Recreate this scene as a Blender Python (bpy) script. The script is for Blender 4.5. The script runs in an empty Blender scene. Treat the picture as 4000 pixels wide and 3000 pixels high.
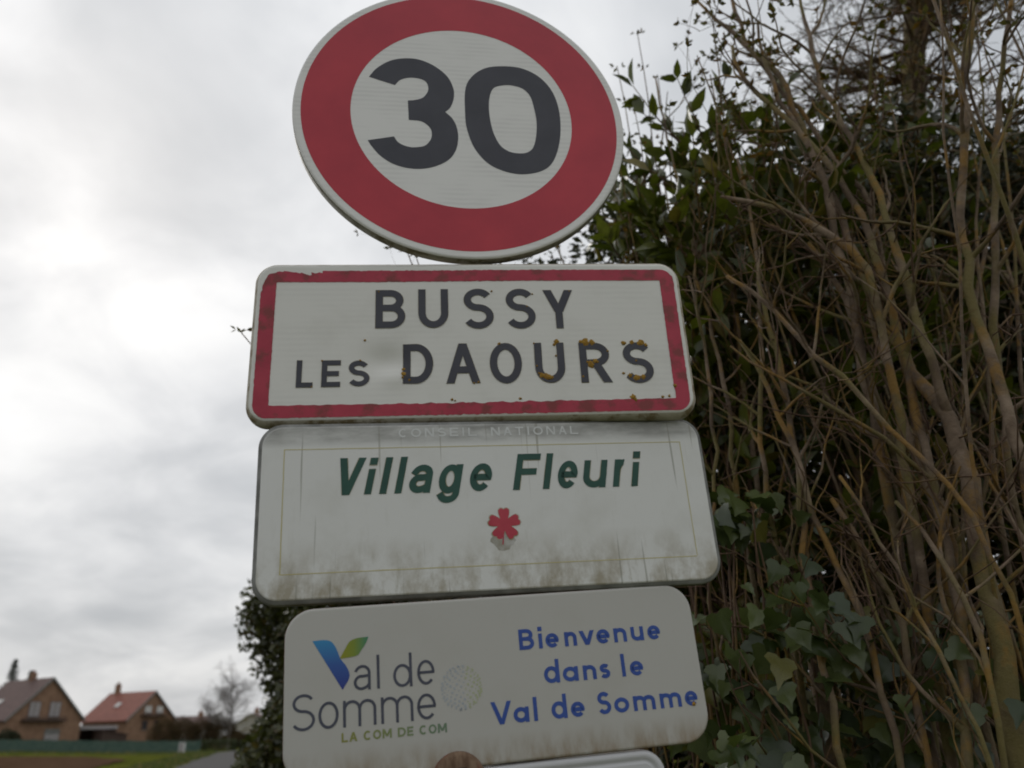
import bpy, bmesh, math, random
import numpy as np
from mathutils import Matrix, Vector
from mathutils.geometry import tessellate_polygon

rng = np.random.default_rng(7)
random.seed(7)
R = math.radians
sc = bpy.context.scene
col = sc.collection

# ---------------------------------------------------------------- camera
EYE = 1.6
PITCH, ROLL = R(23.218), R(-1.5855)
fw = Vector((0, math.cos(PITCH), math.sin(PITCH)))
up0 = Vector((0, -math.sin(PITCH), math.cos(PITCH)))
rt0 = Vector((1, 0, 0))
rt = math.cos(ROLL) * rt0 + math.sin(ROLL) * up0
up = -math.sin(ROLL) * rt0 + math.cos(ROLL) * up0
cam_d = bpy.data.cameras.new('camera')
cam = bpy.data.objects.new('camera', cam_d)
col.objects.link(cam)
cam.matrix_world = Matrix(((rt.x, up.x, -fw.x, 0), (rt.y, up.y, -fw.y, 0), (rt.z, up.z, -fw.z, EYE), (0, 0, 0, 1)))
cam_d.sensor_width = 36
cam_d.lens = 3122.7 / 4000 * 36
cam_d.clip_start = 0.05
cam_d.clip_end = 6000
cam_d.dof.use_dof = True
cam_d.dof.focus_distance = 1.95
cam_d.dof.aperture_fstop = 2.6
cam_d.dof.aperture_blades = 0
sc.camera = cam

# ---------------------------------------------------------------- sky and sun
SUN_AZ, SUN_EL = R(-34), R(36)          # azimuth from +Y, negative = left
sun_dir = Vector((math.sin(SUN_AZ) * math.cos(SUN_EL), math.cos(SUN_AZ) * math.cos(SUN_EL), math.sin(SUN_EL)))
world = bpy.data.worlds.new('World')
sc.world = world
world.use_nodes = True
nt = world.node_tree
nt.nodes.clear()


def N(tree, kind, **kw):
    n = tree.nodes.new(kind)
    for k, v in kw.items():
        setattr(n, k, v)
    return n


def inp(tree, node, idx, val):
    if hasattr(val, 'is_output') or isinstance(val, bpy.types.NodeSocket):
        tree.links.new(val, node.inputs[idx])
    else:
        node.inputs[idx].default_value = val


def math_n(tree, op, a, b=0.0, clamp=False):
    n = N(tree, 'ShaderNodeMath', operation=op)
    n.use_clamp = clamp
    inp(tree, n, 0, a)
    inp(tree, n, 1, b)
    return n.outputs[0]


def mix_c(tree, fac, a, b, blend='MIX'):
    n = N(tree, 'ShaderNodeMix', data_type='RGBA', blend_type=blend)
    inp(tree, n, 0, fac)
    inp(tree, n, 6, a)
    inp(tree, n, 7, b)
    return n.outputs[2]


def noise_n(tree, vec, scale, detail=4, rough=0.55, dist=0.0):
    n = N(tree, 'ShaderNodeTexNoise')
    if vec is not None:
        tree.links.new(vec, n.inputs['Vector'])
    n.inputs['Scale'].default_value = scale
    n.inputs['Detail'].default_value = detail
    n.inputs['Roughness'].default_value = rough
    n.inputs['Distortion'].default_value = dist
    return n.outputs['Fac']


def ramp_n(tree, fac, stops):
    n = N(tree, 'ShaderNodeValToRGB')
    e = n.color_ramp.elements
    while len(e) < len(stops):
        e.new(0.5)
    for s, (p, c) in zip(e, stops):
        s.position = p
        s.color = (*c, 1) if len(c) == 3 else c
    tree.links.new(fac, n.inputs[0])
    return n.outputs[0]


def map_n(tree, vec, scale=(1, 1, 1), loc=(0, 0, 0)):
    n = N(tree, 'ShaderNodeMapping')
    n.inputs['Scale'].default_value = scale
    n.inputs['Location'].default_value = loc
    tree.links.new(vec, n.inputs['Vector'])
    return n.outputs[0]


sky = N(nt, 'ShaderNodeTexSky', sky_type='NISHITA')
sky.sun_disc = False
sky.sun_elevation = SUN_EL
sky.sun_rotation = SUN_AZ
sky.dust_density = 3.0
tc = N(nt, 'ShaderNodeTexCoord')
sep = N(nt, 'ShaderNodeSeparateXYZ')
nt.links.new(tc.outputs['Generated'], sep.inputs[0])
zc = math_n(nt, 'MAXIMUM', sep.outputs[2], 0.0)
den = math_n(nt, 'ADD', zc, 0.32)
comb = N(nt, 'ShaderNodeCombineXYZ')
inp(nt, comb, 0, math_n(nt, 'DIVIDE', sep.outputs[0], den))
inp(nt, comb, 1, math_n(nt, 'DIVIDE', sep.outputs[1], den))
cv = comb.outputs[0]
n1 = noise_n(nt, map_n(nt, cv, (1, 1, 1), (3.1, 1.7, 0)), 1.5, 7, 0.48, 0.25)
n2 = noise_n(nt, map_n(nt, cv, (1, 1, 1), (9.2, 4.1, 2)), 4.2, 6, 0.5, 0.4)
nn = math_n(nt, 'ADD', math_n(nt, 'MULTIPLY', n1, 0.62), math_n(nt, 'MULTIPLY', n2, 0.38))
# cloud deck: darker undersides, brighter thin parts
cl = ramp_n(nt, nn, [(0.36, (0.50, 0.525, 0.555)), (0.45, (0.60, 0.62, 0.645)), (0.52, (0.72, 0.735, 0.755)), (0.58, (0.83, 0.84, 0.85)), (0.66, (0.93, 0.935, 0.94))])
# overcast luminance falls toward the horizon, rises around the veiled sun
zen = math_n(nt, 'ADD', 0.82, math_n(nt, 'MULTIPLY', math_n(nt, 'POWER', zc, 0.7), 0.28))
dotn = N(nt, 'ShaderNodeVectorMath', operation='DOT_PRODUCT')
nt.links.new(tc.outputs['Generated'], dotn.inputs[0])
dotn.inputs[1].default_value = sun_dir
glow = math_n(nt, 'MULTIPLY', math_n(nt, 'POWER', math_n(nt, 'MAXIMUM', dotn.outputs['Value'], 0.0), 6.0), 0.13)
lum = math_n(nt, 'ADD', zen, glow)
lum10 = math_n(nt, 'MULTIPLY', lum, 10.0)
vm = N(nt, 'ShaderNodeVectorMath', operation='SCALE')
nt.links.new(cl, vm.inputs[0])
nt.links.new(lum10, vm.inputs['Scale'])
skymix = mix_c(nt, 0.96, sky.outputs[0], vm.outputs[0])
bg = N(nt, 'ShaderNodeBackground')
bg.inputs['Strength'].default_value = 0.1
nt.links.new(skymix, bg.inputs[0])
wo = N(nt, 'ShaderNodeOutputWorld')
nt.links.new(bg.outputs[0], wo.inputs[0])

sun_l = bpy.data.lights.new('sun', 'SUN')
sun_l.energy = 0.9
sun_l.angle = R(18)
sun_l.color = (1.0, 0.96, 0.9)
sun_o = bpy.data.objects.new('sun', sun_l)
col.objects.link(sun_o)
sun_o.rotation_euler = (-sun_dir).to_track_quat('-Z', 'Y').to_euler()
sun_o.location = (-20, 30, 40)

sc.view_settings.view_transform = 'Standard'
sc.view_settings.look = 'None'
sc.view_settings.exposure = 0.0
sc.view_settings.gamma = 1.0
sc.view_settings.use_curve_mapping = False
sc.cycles.use_denoising = True
sc.cycles.filter_width = 1.9
sc.cycles.max_bounces = 8
sc.cycles.transparent_max_bounces = 8

# ---------------------------------------------------------------- helpers
def polar(az, d, z=0.0):
    a = R(az)
    return Vector((math.sin(a) * d, math.cos(a) * d, z))


def mat(name, base=(0.5, 0.5, 0.5), rough=0.6, metal=0.0, spec=0.5):
    m = bpy.data.materials.new(name)
    m.use_nodes = True
    b = m.node_tree.nodes['Principled BSDF']
    b.inputs['Base Color'].default_value = (*base, 1)
    b.inputs['Roughness'].default_value = rough
    b.inputs['Metallic'].default_value = metal
    b.inputs['Specular IOR Level'].default_value = spec
    return m, m.node_tree, b


def coords(tree, kind='Object'):
    return N(tree, 'ShaderNodeTexCoord').outputs[kind]


def bump(tree, bsdf, fac, strength=0.3, dist=0.01):
    n = N(tree, 'ShaderNodeBump')
    n.inputs['Strength'].default_value = strength
    n.inputs['Distance'].default_value = dist
    tree.links.new(fac, n.inputs['Height'])
    tree.links.new(n.outputs[0], bsdf.inputs['Normal'])


def mottled(name, c1, c2, scale, rough=0.8, detail=5, bumpy=0.0, bdist=0.01, spec=0.4, stretch=(1, 1, 1), c3=None, s3=1.0):
    m, t, b = mat(name, c1, rough, 0, spec)
    v = map_n(t, coords(t), stretch)
    f = noise_n(t, v, scale, detail, 0.6)
    c = ramp_n(t, f, [(0.36, c1), (0.64, c2)])
    if c3:
        f3 = noise_n(t, v, s3, 4, 0.6)
        c = mix_c(t, ramp_n(t, f3, [(0.5, (0, 0, 0)), (0.62, (1, 1, 1))]), c, (*c3, 1))
    t.links.new(c, b.inputs['Base Color'])
    if bumpy:
        bump(t, b, f, bumpy, bdist)
    return m


def leaf_mat(name, c_dark, c_light, c_odd=None, odd=0.06, rough=0.42, trans=0.25, spec=0.5):
    m, t, b = mat(name, c_dark, rough, 0, spec)
    isl = N(t, 'ShaderNodeNewGeometry').outputs['Random Per Island']
    obj = N(t, 'ShaderNodeObjectInfo').outputs['Random']
    rnd = math_n(t, 'FRACT', math_n(t, 'ADD', isl, obj))
    c = ramp_n(t, rnd, [(0.0, c_dark), (1.0, c_light)])
    if c_odd:
        rr = math_n(t, 'FRACT', math_n(t, 'MULTIPLY', rnd, 37.7))
        c = mix_c(t, math_n(t, 'LESS_THAN', rr, odd), c, (*c_odd, 1))
    n = noise_n(t, coords(t), 35, 3, 0.6)
    c = mix_c(t, 1.0, c, ramp_n(t, n, [(0.3, (0.7, 0.7, 0.7)), (0.7, (1.2, 1.2, 1.2))]), 'MULTIPLY')
    t.links.new(c, b.inputs['Base Color'])
    tr = N(t, 'ShaderNodeBsdfTranslucent')
    t.links.new(mix_c(t, 1.0, c, (1.1, 1.25, 0.6, 1), 'MULTIPLY'), tr.inputs[0])
    ms = N(t, 'ShaderNodeMixShader')
    ms.inputs[0].default_value = trans
    t.links.new(b.outputs[0], ms.inputs[1])
    t.links.new(tr.outputs[0], ms.inputs[2])
    t.links.new(ms.outputs[0], t.nodes['Material Output'].inputs[0])
    return m


def link(o, parent=None, **props):
    col.objects.link(o)
    if parent is not None:
        o.parent = parent
    for k, v in props.items():
        o[k] = v
    return o


def thing(name, label, cat, loc=(0, 0, 0), rotz=0.0, group=None, matrix=None):
    o = bpy.data.objects.new(name, None)
    o.empty_display_size = 0.1
    if matrix is not None:
        o.matrix_world = matrix
    else:
        o.location = loc
        o.rotation_euler = (0, 0, rotz)
    link(o, None, label=label, category=cat)
    if group:
        o['group'] = group
    return o


def mesh_np(name, verts, faces, m, smooth=False):
    """verts (n,3); faces (k,s) uniform face size"""
    verts = np.asarray(verts, np.float32)
    faces = np.asarray(faces, np.int32)
    me = bpy.data.meshes.new(name)
    me.vertices.add(len(verts))
    me.vertices.foreach_set('co', verts.ravel())
    k, s = faces.shape
    me.loops.add(k * s)
    me.loops.foreach_set('vertex_index', faces.ravel())
    me.polygons.add(k)
    me.polygons.foreach_set('loop_start', np.arange(0, k * s, s, dtype=np.int32))
    try:
        me.polygons.foreach_set('loop_total', np.full(k, s, np.int32))
    except Exception:
        pass
    if smooth:
        me.polygons.foreach_set('use_smooth', np.ones(k, bool))
    me.update(calc_edges=True)
    me.validate()
    if m:
        me.materials.append(m)
    return me


def mesh_py(name, verts, faces, m, smooth=False):
    me = bpy.data.meshes.new(name)
    me.from_pydata([tuple(v) for v in verts], [], [tuple(f) for f in faces])
    if smooth:
        for p in me.polygons:
            p.use_smooth = True
    me.update()
    if m:
        me.materials.append(m)
    return me


def part(name, me, parent, loc=None, rot=None, **props):
    o = bpy.data.objects.new(name, me)
    if loc is not None:
        o.location = loc
    if rot is not None:
        o.rotation_euler = rot
    return link(o, parent, **props)


def box_data(x0, x1, y0, y1, z0, z1):
    v = [(x0, y0, z0), (x1, y0, z0), (x1, y1, z0), (x0, y1, z0), (x0, y0, z1), (x1, y0, z1), (x1, y1, z1), (x0, y1, z1)]
    f = [(3, 2, 1, 0), (4, 5, 6, 7), (0, 1, 5, 4), (1, 2, 6, 5), (2, 3, 7, 6), (3, 0, 4, 7)]
    return v, f


def box(name, x0, x1, y0, y1, z0, z1, m, parent=None, bevel=0.0, **props):
    v, f = box_data(x0, x1, y0, y1, z0, z1)
    me = mesh_py(name, v, f, m)
    if bevel:
        bm = bmesh.new()
        bm.from_mesh(me)
        bmesh.ops.bevel(bm, geom=bm.edges[:], offset=bevel, segments=2, affect='EDGES')
        bm.to_mesh(me)
        bm.free()
    return part(name, me, parent, **props)


def tubes(chains, sides=6):
    """chains: list of (pts (n,3), radii (n,)) -> verts, quads"""
    V, F, off = [], [], 0
    ang = np.linspace(0, 2 * np.pi, sides, endpoint=False)
    ca, sa = np.cos(ang)[None, :, None], np.sin(ang)[None, :, None]
    groups = {}
    for p, r in chains:
        groups.setdefault(len(p), []).append((p, r))
    for n, lst in groups.items():
        P = np.array([c[0] for c in lst], float)
        Rr = np.array([c[1] for c in lst], float)
        T = np.gradient(P, axis=1)
        T /= np.linalg.norm(T, axis=2, keepdims=True) + 1e-9
        ref = np.where(np.abs(T[:, :1, 2:3]) > 0.9, np.array([[[1.0, 0, 0]]]), np.array([[[0, 0, 1.0]]]))
        A = np.cross(T, np.broadcast_to(ref, T.shape))
        A /= np.linalg.norm(A, axis=2, keepdims=True) + 1e-9
        B = np.cross(T, A)
        for c in range(len(lst)):
            ring = P[c][:, None, :] + Rr[c][:, None, None] * (A[c][:, None, :] * ca + B[c][:, None, :] * sa)
            V.append(ring.reshape(-1, 3))
            i = np.arange(n - 1)[:, None] * sides
            j = np.arange(sides)[None, :]
            jn = (j + 1) % sides
            q = np.stack([i + j, i + jn, i + sides + jn, i + sides + j], -1).reshape(-1, 4) + off
            F.append(q)
            off += n * sides
    return np.concatenate(V), np.concatenate(F)


def rand_basis(n, normal_bias=None, spread=1.0, tip_bias=None):
    """n random orthonormal frames (x=width, y=length/tip, z=normal)"""
    z = rng.normal(size=(n, 3)) * spread
    if normal_bias is not None:
        z += np.asarray(normal_bias)
    z /= np.linalg.norm(z, axis=1, keepdims=True)
    y = rng.normal(size=(n, 3))
    if tip_bias is not None:
        y = y * 0.6 + np.asarray(tip_bias)
    y -= (y * z).sum(1, keepdims=True) * z
    y /= np.linalg.norm(y, axis=1, keepdims=True) + 1e-9
    x = np.cross(y, z)
    return x, y, z


# leaf template: folded lance leaf, 8 verts, 6 faces (quads/tris as quads)
def lance(length=1.0, width=0.4, fold=0.12, curl=0.15):
    ys = [0, 0.28, 0.62, 1.0]
    ws = [0.02, 0.5, 0.42, 0.0]
    v = []
    for y, w in zip(ys, ws):
        zc_ = -curl * (y - 0.4) ** 2
        v += [(-w * width, y * length, zc_ + fold * w), (0, y * length, zc_), (w * width, y * length, zc_ + fold * w)]
    f = []
    for i in range(3):
        a = i * 3
        f += [(a, a + 1, a + 4, a + 3), (a + 1, a + 2, a + 5, a + 4)]
    return np.array(v), np.array(f)


def small_leaf():
    v = np.array([(0, 0, 0), (0.26, 0.45, 0.05), (0, 1.0, -0.05), (-0.26, 0.45, 0.05)])
    return v, np.array([(0, 1, 2, 3)])


def scatter(tmpl, P, frames, S):
    v, f = tmpl
    x, y, z = frames
    V = P[:, None, :] + S[:, None, None] * (v[None, :, 0:1] * x[:, None, :] + v[None, :, 1:2] * y[:, None, :] + v[None, :, 2:3] * z[:, None, :])
    k = len(v)
    F = (f[None] + (np.arange(len(P)) * k)[:, None, None]).reshape(-1, f.shape[1])
    return V.reshape(-1, 3), F


# ---------------------------------------------------------------- ground
def ground_z(x, y):
    # the field rises gently towards the far left
    s = np.clip((-np.asarray(x, float) - 34) / 34, 0, 1)
    t = np.clip((np.asarray(y, float) - 60) / 40, 0, 1)
    return 0.5 * (s * s * (3 - 2 * s)) * (t * t * (3 - 2 * t))


def graded(lo, hi, fine, n):
    t = np.linspace(-1, 1, n)
    g = np.sign(t) * np.abs(t) ** 2.6
    return np.where(g < 0, -g * lo, g * hi)


m_grass, t_, b_ = mat('grass_ground', (0.06, 0.08, 0.02), 1.0, 0, 0.0)
v_ = coords(t_)
g1 = ramp_n(t_, noise_n(t_, v_, 0.35, 6, 0.65), [(0.35, (0.05, 0.058, 0.014)), (0.55, (0.095, 0.105, 0.018)), (0.7, (0.12, 0.11, 0.028))])
g2 = ramp_n(t_, noise_n(t_, v_, 9, 4, 0.7), [(0.3, (0.6, 0.6, 0.6)), (0.7, (1.25, 1.25, 1.25))])
t_.links.new(mix_c(t_, 1.0, g1, g2, 'MULTIPLY'), b_.inputs['Base Color'])
bump(t_, b_, noise_n(t_, v_, 14, 3, 0.6), 0.6, 0.04)

gx = np.unique(np.concatenate([graded(-1500, 1500, 0, 71), np.arange(-120, -10, 4.0)]))
gy = np.unique(np.concatenate([graded(-300, 3000, 0, 61), np.arange(40, 160, 5.0)]))
X, Y = np.meshgrid(gx, gy)
V = np.stack([X, Y, ground_z(X, Y)], -1).reshape(-1, 3)
nx, ny = len(gx), len(gy)
i = (np.arange(ny - 1)[:, None] * nx + np.arange(nx - 1)[None]).ravel()
part('ground', mesh_np('ground', V, np.stack([i, i + 1, i + nx + 1, i + nx], -1), m_grass, True), None, kind='structure')

# road: starts behind the camera, runs straight, bends away to the right
m_road, t_, b_ = mat('asphalt', (0.08, 0.08, 0.08), 0.95, 0, 0.12)
v_ = coords(t_)
g1 = ramp_n(t_, noise_n(t_, v_, 0.8, 5, 0.6), [(0.35, (0.055, 0.053, 0.051)), (0.65, (0.085, 0.081, 0.078))])
g2 = ramp_n(t_, noise_n(t_, v_, 120, 3, 0.7), [(0.3, (0.75, 0.75, 0.75)), (0.7, (1.2, 1.2, 1.2))])
t_.links.new(mix_c(t_, 1.0, g1, g2, 'MULTIPLY'), b_.inputs['Base Color'])
RD = Vector((math.sin(R(-16)), math.cos(R(-16)), 0))
RN = Vector((-RD.y, RD.x, 0))            # to the left of the road direction
pts = []
pos, ang = RN * 3.0 - RD * 40, R(-16)
s_ = -40
while s_ < 190:
    d = Vector((math.sin(ang), math.cos(ang), 0))
    pts.append((pos.copy(), Vector((-d.y, d.x, 0))))
    pos = pos + d * 2.5
    s_ += 2.5
    if s_ > 92:
        ang += R(4.5) if ang < R(60) else 0
V, F = [], []
for k, (p, nrm) in enumerate(pts):
    wob = 0.12 * math.sin(k * 1.7) + 0.08 * math.sin(k * 0.63)
    V += [p + nrm * (2.05 + wob) + Vector((0, 0, 0.004)), p + Vector((0, 0, 0.03)), p - nrm * (2.05 - wob * 0.6) + Vector((0, 0, 0.004))]
    if k:
        a = (k - 1) * 3
        F += [(a + 1, a + 4, a + 3, a), (a + 2, a + 5, a + 4, a + 1)]
part('road', mesh_py('road', V, F, m_road, True), None, kind='structure')

# ploughed soil between the field margin and the road verge
m_soil = mottled('soil', (0.062, 0.037, 0.023), (0.10, 0.062, 0.04), 0.5, 1.0, 6, 0.9, 0.08, 0.0)
corners = [polar(-26.6, 50), polar(-24.2, 76), polar(-26.5, 92), polar(-37, 118), polar(-60, 80), polar(-60, 30)]
cx = sum((c.x for c in corners)) / 6
cy = sum((c.y for c in corners)) / 6
bm = bmesh.new()
vs = []
for k in range(len(corners)):
    a, b = corners[k], corners[(k + 1) % len(corners)]
    for j in range(24):
        p = a.lerp(b, j / 24)
        o = Vector((p.x - cx, p.y - cy, 0)).normalized() * random.uniform(-0.35, 0.35)
        vs.append(bm.verts.new((p.x + o.x, p.y + o.y, 0)))
bm.faces.new(vs)
for q in np.arange(-120, 0, 4.0):
    bmesh.ops.bisect_plane(bm, geom=bm.verts[:] + bm.edges[:] + bm.faces[:], plane_co=(q, 0, 0), plane_no=(1, 0, 0))
for q in np.arange(40, 130, 4.0):
    bmesh.ops.bisect_plane(bm, geom=bm.verts[:] + bm.edges[:] + bm.faces[:], plane_co=(0, q, 0), plane_no=(0, 1, 0))
for v in bm.verts:
    v.co.z = float(ground_z(v.co.x, v.co.y)) + 0.03 + random.uniform(0, 0.03)
me = bpy.data.meshes.new('ploughed_soil')
bm.to_mesh(me)
bm.free()
me.materials.append(m_soil)
part('ploughed_soil', me, None, kind='structure')

# tufts of long grass along the field margin and the road edge
tm = small_leaf()
Pn = []
for k in range(9000):
    u = rng.random()
    if u < 0.5:
        s = rng.uniform(45, 95)
        p = RD * s + RN * rng.uniform(5.1, 7.4)
    elif u < 0.8:
        az = rng.uniform(-34, -19.5)
        p = polar(az, 90 + (-20.3 - az) * 2.3 + rng.normal() * 2.2)
    else:
        s = rng.uniform(40, 96)
        p = RD * s + RN * rng.uniform(-0.6, 0.9)
    Pn.append((p.x, p.y, float(ground_z(p.x, p.y))))
Pn = np.array(Pn)
fr = rand_basis(len(Pn), (0, -1.0, 0.2), 0.7, (0, 0, 2.2))
Vg, Fg = scatter(tm, Pn, fr, rng.uniform(0.10, 0.3, len(Pn)))
m_tuft = leaf_mat('grass_tuft', (0.05, 0.075, 0.015), (0.12, 0.13, 0.03), (0.2, 0.15, 0.06), 0.12, 0.7, 0.3)
part('grass_tufts', mesh_np('grass_tufts', Vg, Fg, m_tuft), None, kind='stuff',
     label='rough grass tufts along the field margin and road edge', category='grass')

# ---------------------------------------------------------------- far houses
m_brick = mottled('tan_brick', (0.20, 0.115, 0.072), (0.29, 0.18, 0.115), 1.2, 0.9, 8, 0.3, 0.02, c3=(0.23, 0.13, 0.085), s3=6)
m_roof_d = mottled('brown_tiles', (0.085, 0.05, 0.045), (0.13, 0.078, 0.068), 2.5, 0.8, 7, 0.5, 0.03)
m_roof_r = mottled('red_tiles', (0.19, 0.068, 0.05), (0.27, 0.10, 0.072), 2.2, 0.8, 7, 0.5, 0.03)
m_white = mottled('white_render', (0.55, 0.54, 0.52), (0.68, 0.67, 0.64), 1.5, 0.8)
m_fascia = mottled('grey_fascia', (0.13, 0.13, 0.12), (0.2, 0.2, 0.19), 3, 0.7)
m_glass, t_, b_ = mat('window_glass', (0.03, 0.035, 0.04), 0.06, 0, 0.8)
m_shut = mottled('grey_shutter', (0.27, 0.25, 0.25), (0.35, 0.33, 0.33), 6, 0.6)
m_dark = mottled('dark_timber', (0.05, 0.032, 0.026), (0.08, 0.05, 0.04), 4, 0.8)
m_frame = mottled('frame_brown', (0.075, 0.045, 0.035), (0.11, 0.068, 0.052), 4, 0.7)


def prism(name, W, y0, y1, He, Hr, m, parent):
    v = [(-W / 2, y0, -0.4), (W / 2, y0, -0.4), (W / 2, y0, He), (0, y0, Hr), (-W / 2, y0, He)]
    v += [(x, y1, z) for x, _, z in v]
    f = [(0, 1, 2, 3, 4), (9, 8, 7, 6, 5), (1, 6, 7, 2), (0, 4, 9, 5), (2, 7, 8, 3), (3, 8, 9, 4)]
    return part(name, mesh_py(name, v, f, m), parent)


def slope_slab(name, W, y0, y1, He, Hr, side, m, parent, ov=0.45, th=0.16):
    """one tiled roof plane lying on the prism"""
    sl = (Hr - He) / (W / 2)
    e = W / 2 + ov
    ze = Hr - sl * e
    lift = 0.02
    xs = [(0.0, Hr + lift), (side * e, ze + lift)]
    v = []
    for y in (y0 - 0.3, y1 + 0.3):
        for x, z in xs:
            v += [(x, y, z), (x, y, z + th)]
    f = [(0, 1, 3, 2), (4, 6, 7, 5), (1, 5, 7, 3), (0, 2, 6, 4), (2, 3, 7, 6), (0, 4, 5, 1)]
    if side < 0:
        f = [tuple(reversed(q)) for q in f]
    return part(name, mesh_py(name, v, f, m), parent)


def window(parent, x, z, w, h, y=0.0, sh=None):
    f = box('window', x - w / 2, x + w / 2, y - 0.06, y + 0.04, z - h / 2, z + h / 2, m_frame, parent)
    nmul = 2 if w > 1.0 else 1
    gap = 0.08
    pw = (w - gap * (nmul + 1)) / nmul
    for k in range(nmul):
        a = x - w / 2 + gap + k * (pw + gap)
        box('pane', a, a + pw, y - 0.075, y - 0.055, z - h / 2 + gap, z + h / 2 - gap, sh or m_glass, f)
    box('sill', x - w / 2 - 0.1, x + w / 2 + 0.1, y - 0.16, y - 0.062, z - h / 2 - 0.09, z - h / 2 - 0.003, m_fascia, f)
    return f


def rake_board(parent, W, y, He, Hr, side, m, ov=0.45):
    sl = (Hr - He) / (W / 2)
    e = W / 2 + ov
    v = []
    for yy in (y - 0.36, y - 0.31):
        for x, z in ((0, Hr + 0.2), (side * e, Hr - sl * e + 0.2)):
            v += [(x, yy, z - 0.34), (x, yy, z)]
    f = [(0, 2, 3, 1), (4, 5, 7, 6), (1, 3, 7, 5), (0, 4, 6, 2), (2, 6, 7, 3)]
    return part('rake_board', mesh_py('rake_board', v, f, m), parent)


def house(name, label, az, d, rot, W, L, He, Hr, m_wall, m_roof, chim, z0):
    p = polar(az, d, z0)
    t = thing(name, label, 'house', p, R(-az + rot))
    prism('wall', W, 0, L, He, Hr, m_wall, t)
    for s in (-1, 1):
        slope_slab('roof', W, 0, L, He, Hr, s, m_roof, t)
        rake_board(t, W, 0, He, Hr, s, m_fascia)
    cy_, ch, cm = chim
    c = box('chimney', -0.35, 0.35, cy_ - 0.35, cy_ + 0.35, Hr - 0.6, Hr + ch, cm, t, 0.02)
    box('chimney_pot', -0.14, 0.14, cy_ - 0.14, cy_ + 0.14, Hr + ch - 0.02, Hr + ch + 0.35, m_roof_r, c, 0.03)
    return t


h1 = house('brick_house', 'tan brick house with brown tiled roof and paired upstairs windows over a dark sill', -28.9, 133, 30,
           10.2, 11, 3.9, 8.9, m_brick, m_roof_d, (5.0, 1.0, m_brick), 0.45)
window(h1, -1.75, 4.95, 1.55, 2.0, 0, m_shut)
window(h1, 1.05, 4.95, 1.55, 2.0, 0, m_shut)
box('balcony', -3.3, 2.5, -0.85, 0.0, 3.45, 3.72, m_dark, h1)
for k in range(12):
    x = -3.2 + k * 0.5
    box('baluster', x, x + 0.06, -0.84, -0.78, 3.7, 4.0, m_frame, h1)
box('handrail', -3.3, 2.5, -0.86, -0.76, 3.98, 4.06, m_frame, h1)
dr = box('garage_door', 0.2, 2.3, -0.06, 0.03, 0.0, 2.5, m_fascia, h1)
for z in (0.6, 1.2, 1.8):
    box('door_panel', 0.3, 2.2, -0.085, -0.06, z - 0.5, z + 0.05, m_shut, dr)
sl1 = math.atan2(5.0, 5.1)
sk = part('roof_window', mesh_py('roof_window', *box_data(-0.5, 0.5, -0.55, 0.55, 0, 0.09), m_white), h1,
          (-3.2, 6.4, 8.9 - 3.2 * 5.0 / 5.1 + 0.23), (0, -sl1, 0))

h2 = house('brick_house', 'brick house with orange red tiled roof and a small white roof window', -23.2, 150, 42,
           9.2, 10, 4.1, 8.1, m_brick, m_roof_r, (8.6, 1.5, m_brick), 0.2)
for x in (-0.9, 1.4):
    w_ = window(h2, x, 5.5, 1.35, 1.1, 0, m_white)
for x in (-1.2, 1.2):
    window(h2, x, 3.2, 1.1, 1.35)
box('balcony', -2.2, 2.4, -0.9, 0.0, 4.4, 4.62, m_dark, h2)
for k in range(10):
    x = -2.1 + k * 0.48
    box('baluster', x, x + 0.06, -0.88, -0.82, 4.6, 5.0, m_frame, h2)
sl2 = math.atan2(4.0, 4.6)
part('roof_window', mesh_py('roof_window', *box_data(-0.5, 0.5, -0.45, 0.45, 0, 0.1), m_white), h2,
     (-2.4, 5.2, 8.1 - 2.4 * 4.0 / 4.6 + 0.23), (0, -sl2, 0))

h3 = house('white_cottage', 'low white cottage with brown roof behind the clipped hedge and bare tree', -17.3, 142, -12,
           7.0, 9, 2.5, 4.5, m_white, m_roof_d, (3.0, 0.8, m_brick), 0.0)
for x in (-1.9, 0.3, 2.2):
    window(h3, x, 1.6, 1.0, 1.1)
h4 = house('white_cottage', 'brown roofed brick cottage half hidden by brown bushes', -19.6, 158, 60,
           6.5, 12, 2.6, 4.6, m_white, m_roof_d, (2.5, 0.7, m_brick), 0.0)
for x in (-1.5, 1.5):
    window(h4, x, 1.6, 1.0, 1.1)
h4['label'] = 'white cottage seen side on, half hidden by the brown bushes'

cp = thing('carport', 'open carport with pale flat roof between the two brick houses', 'carport', polar(-26.0, 138, 0.35), R(26 + 20))
box('roof', -2.6, 2.6, 0, 5.0, 2.45, 2.95, m_shut, cp, 0.03)
for x in (-2.5, 2.5):
    for y in (0.1, 4.8):
        box('post', x - 0.07, x + 0.07, y, y + 0.14, -0.5, 2.47, m_frame, cp)
box('back_wall', -2.6, 2.6, 4.95, 5.1, -0.5, 2.47, m_dark, cp)
box('side_wall', 2.44, 2.56, 0.3, 4.9, -0.5, 2.47, m_dark, cp)
lean = thing('shed', 'dark timber lean to shed beside the red roofed house', 'shed', polar(-25.1, 137, 0.3), R(25 + 25))
v = [(-1.8, 0, -0.4), (1.8, 0, -0.4), (1.8, 0, 1.7), (-1.8, 0, 2.3)]
v += [(x, 3.0, z) for x, _, z in v]
part('wall', mesh_py('wall', v, [(0, 1, 2, 3), (7, 6, 5, 4), (1, 5, 6, 2), (0, 3, 7, 4), (3, 2, 6, 7)], m_dark), lean)
v = [(-2.0, -0.2, 2.35), (2.0, -0.2, 1.68), (2.0, 3.2, 1.68), (-2.0, 3.2, 2.35)]
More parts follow.
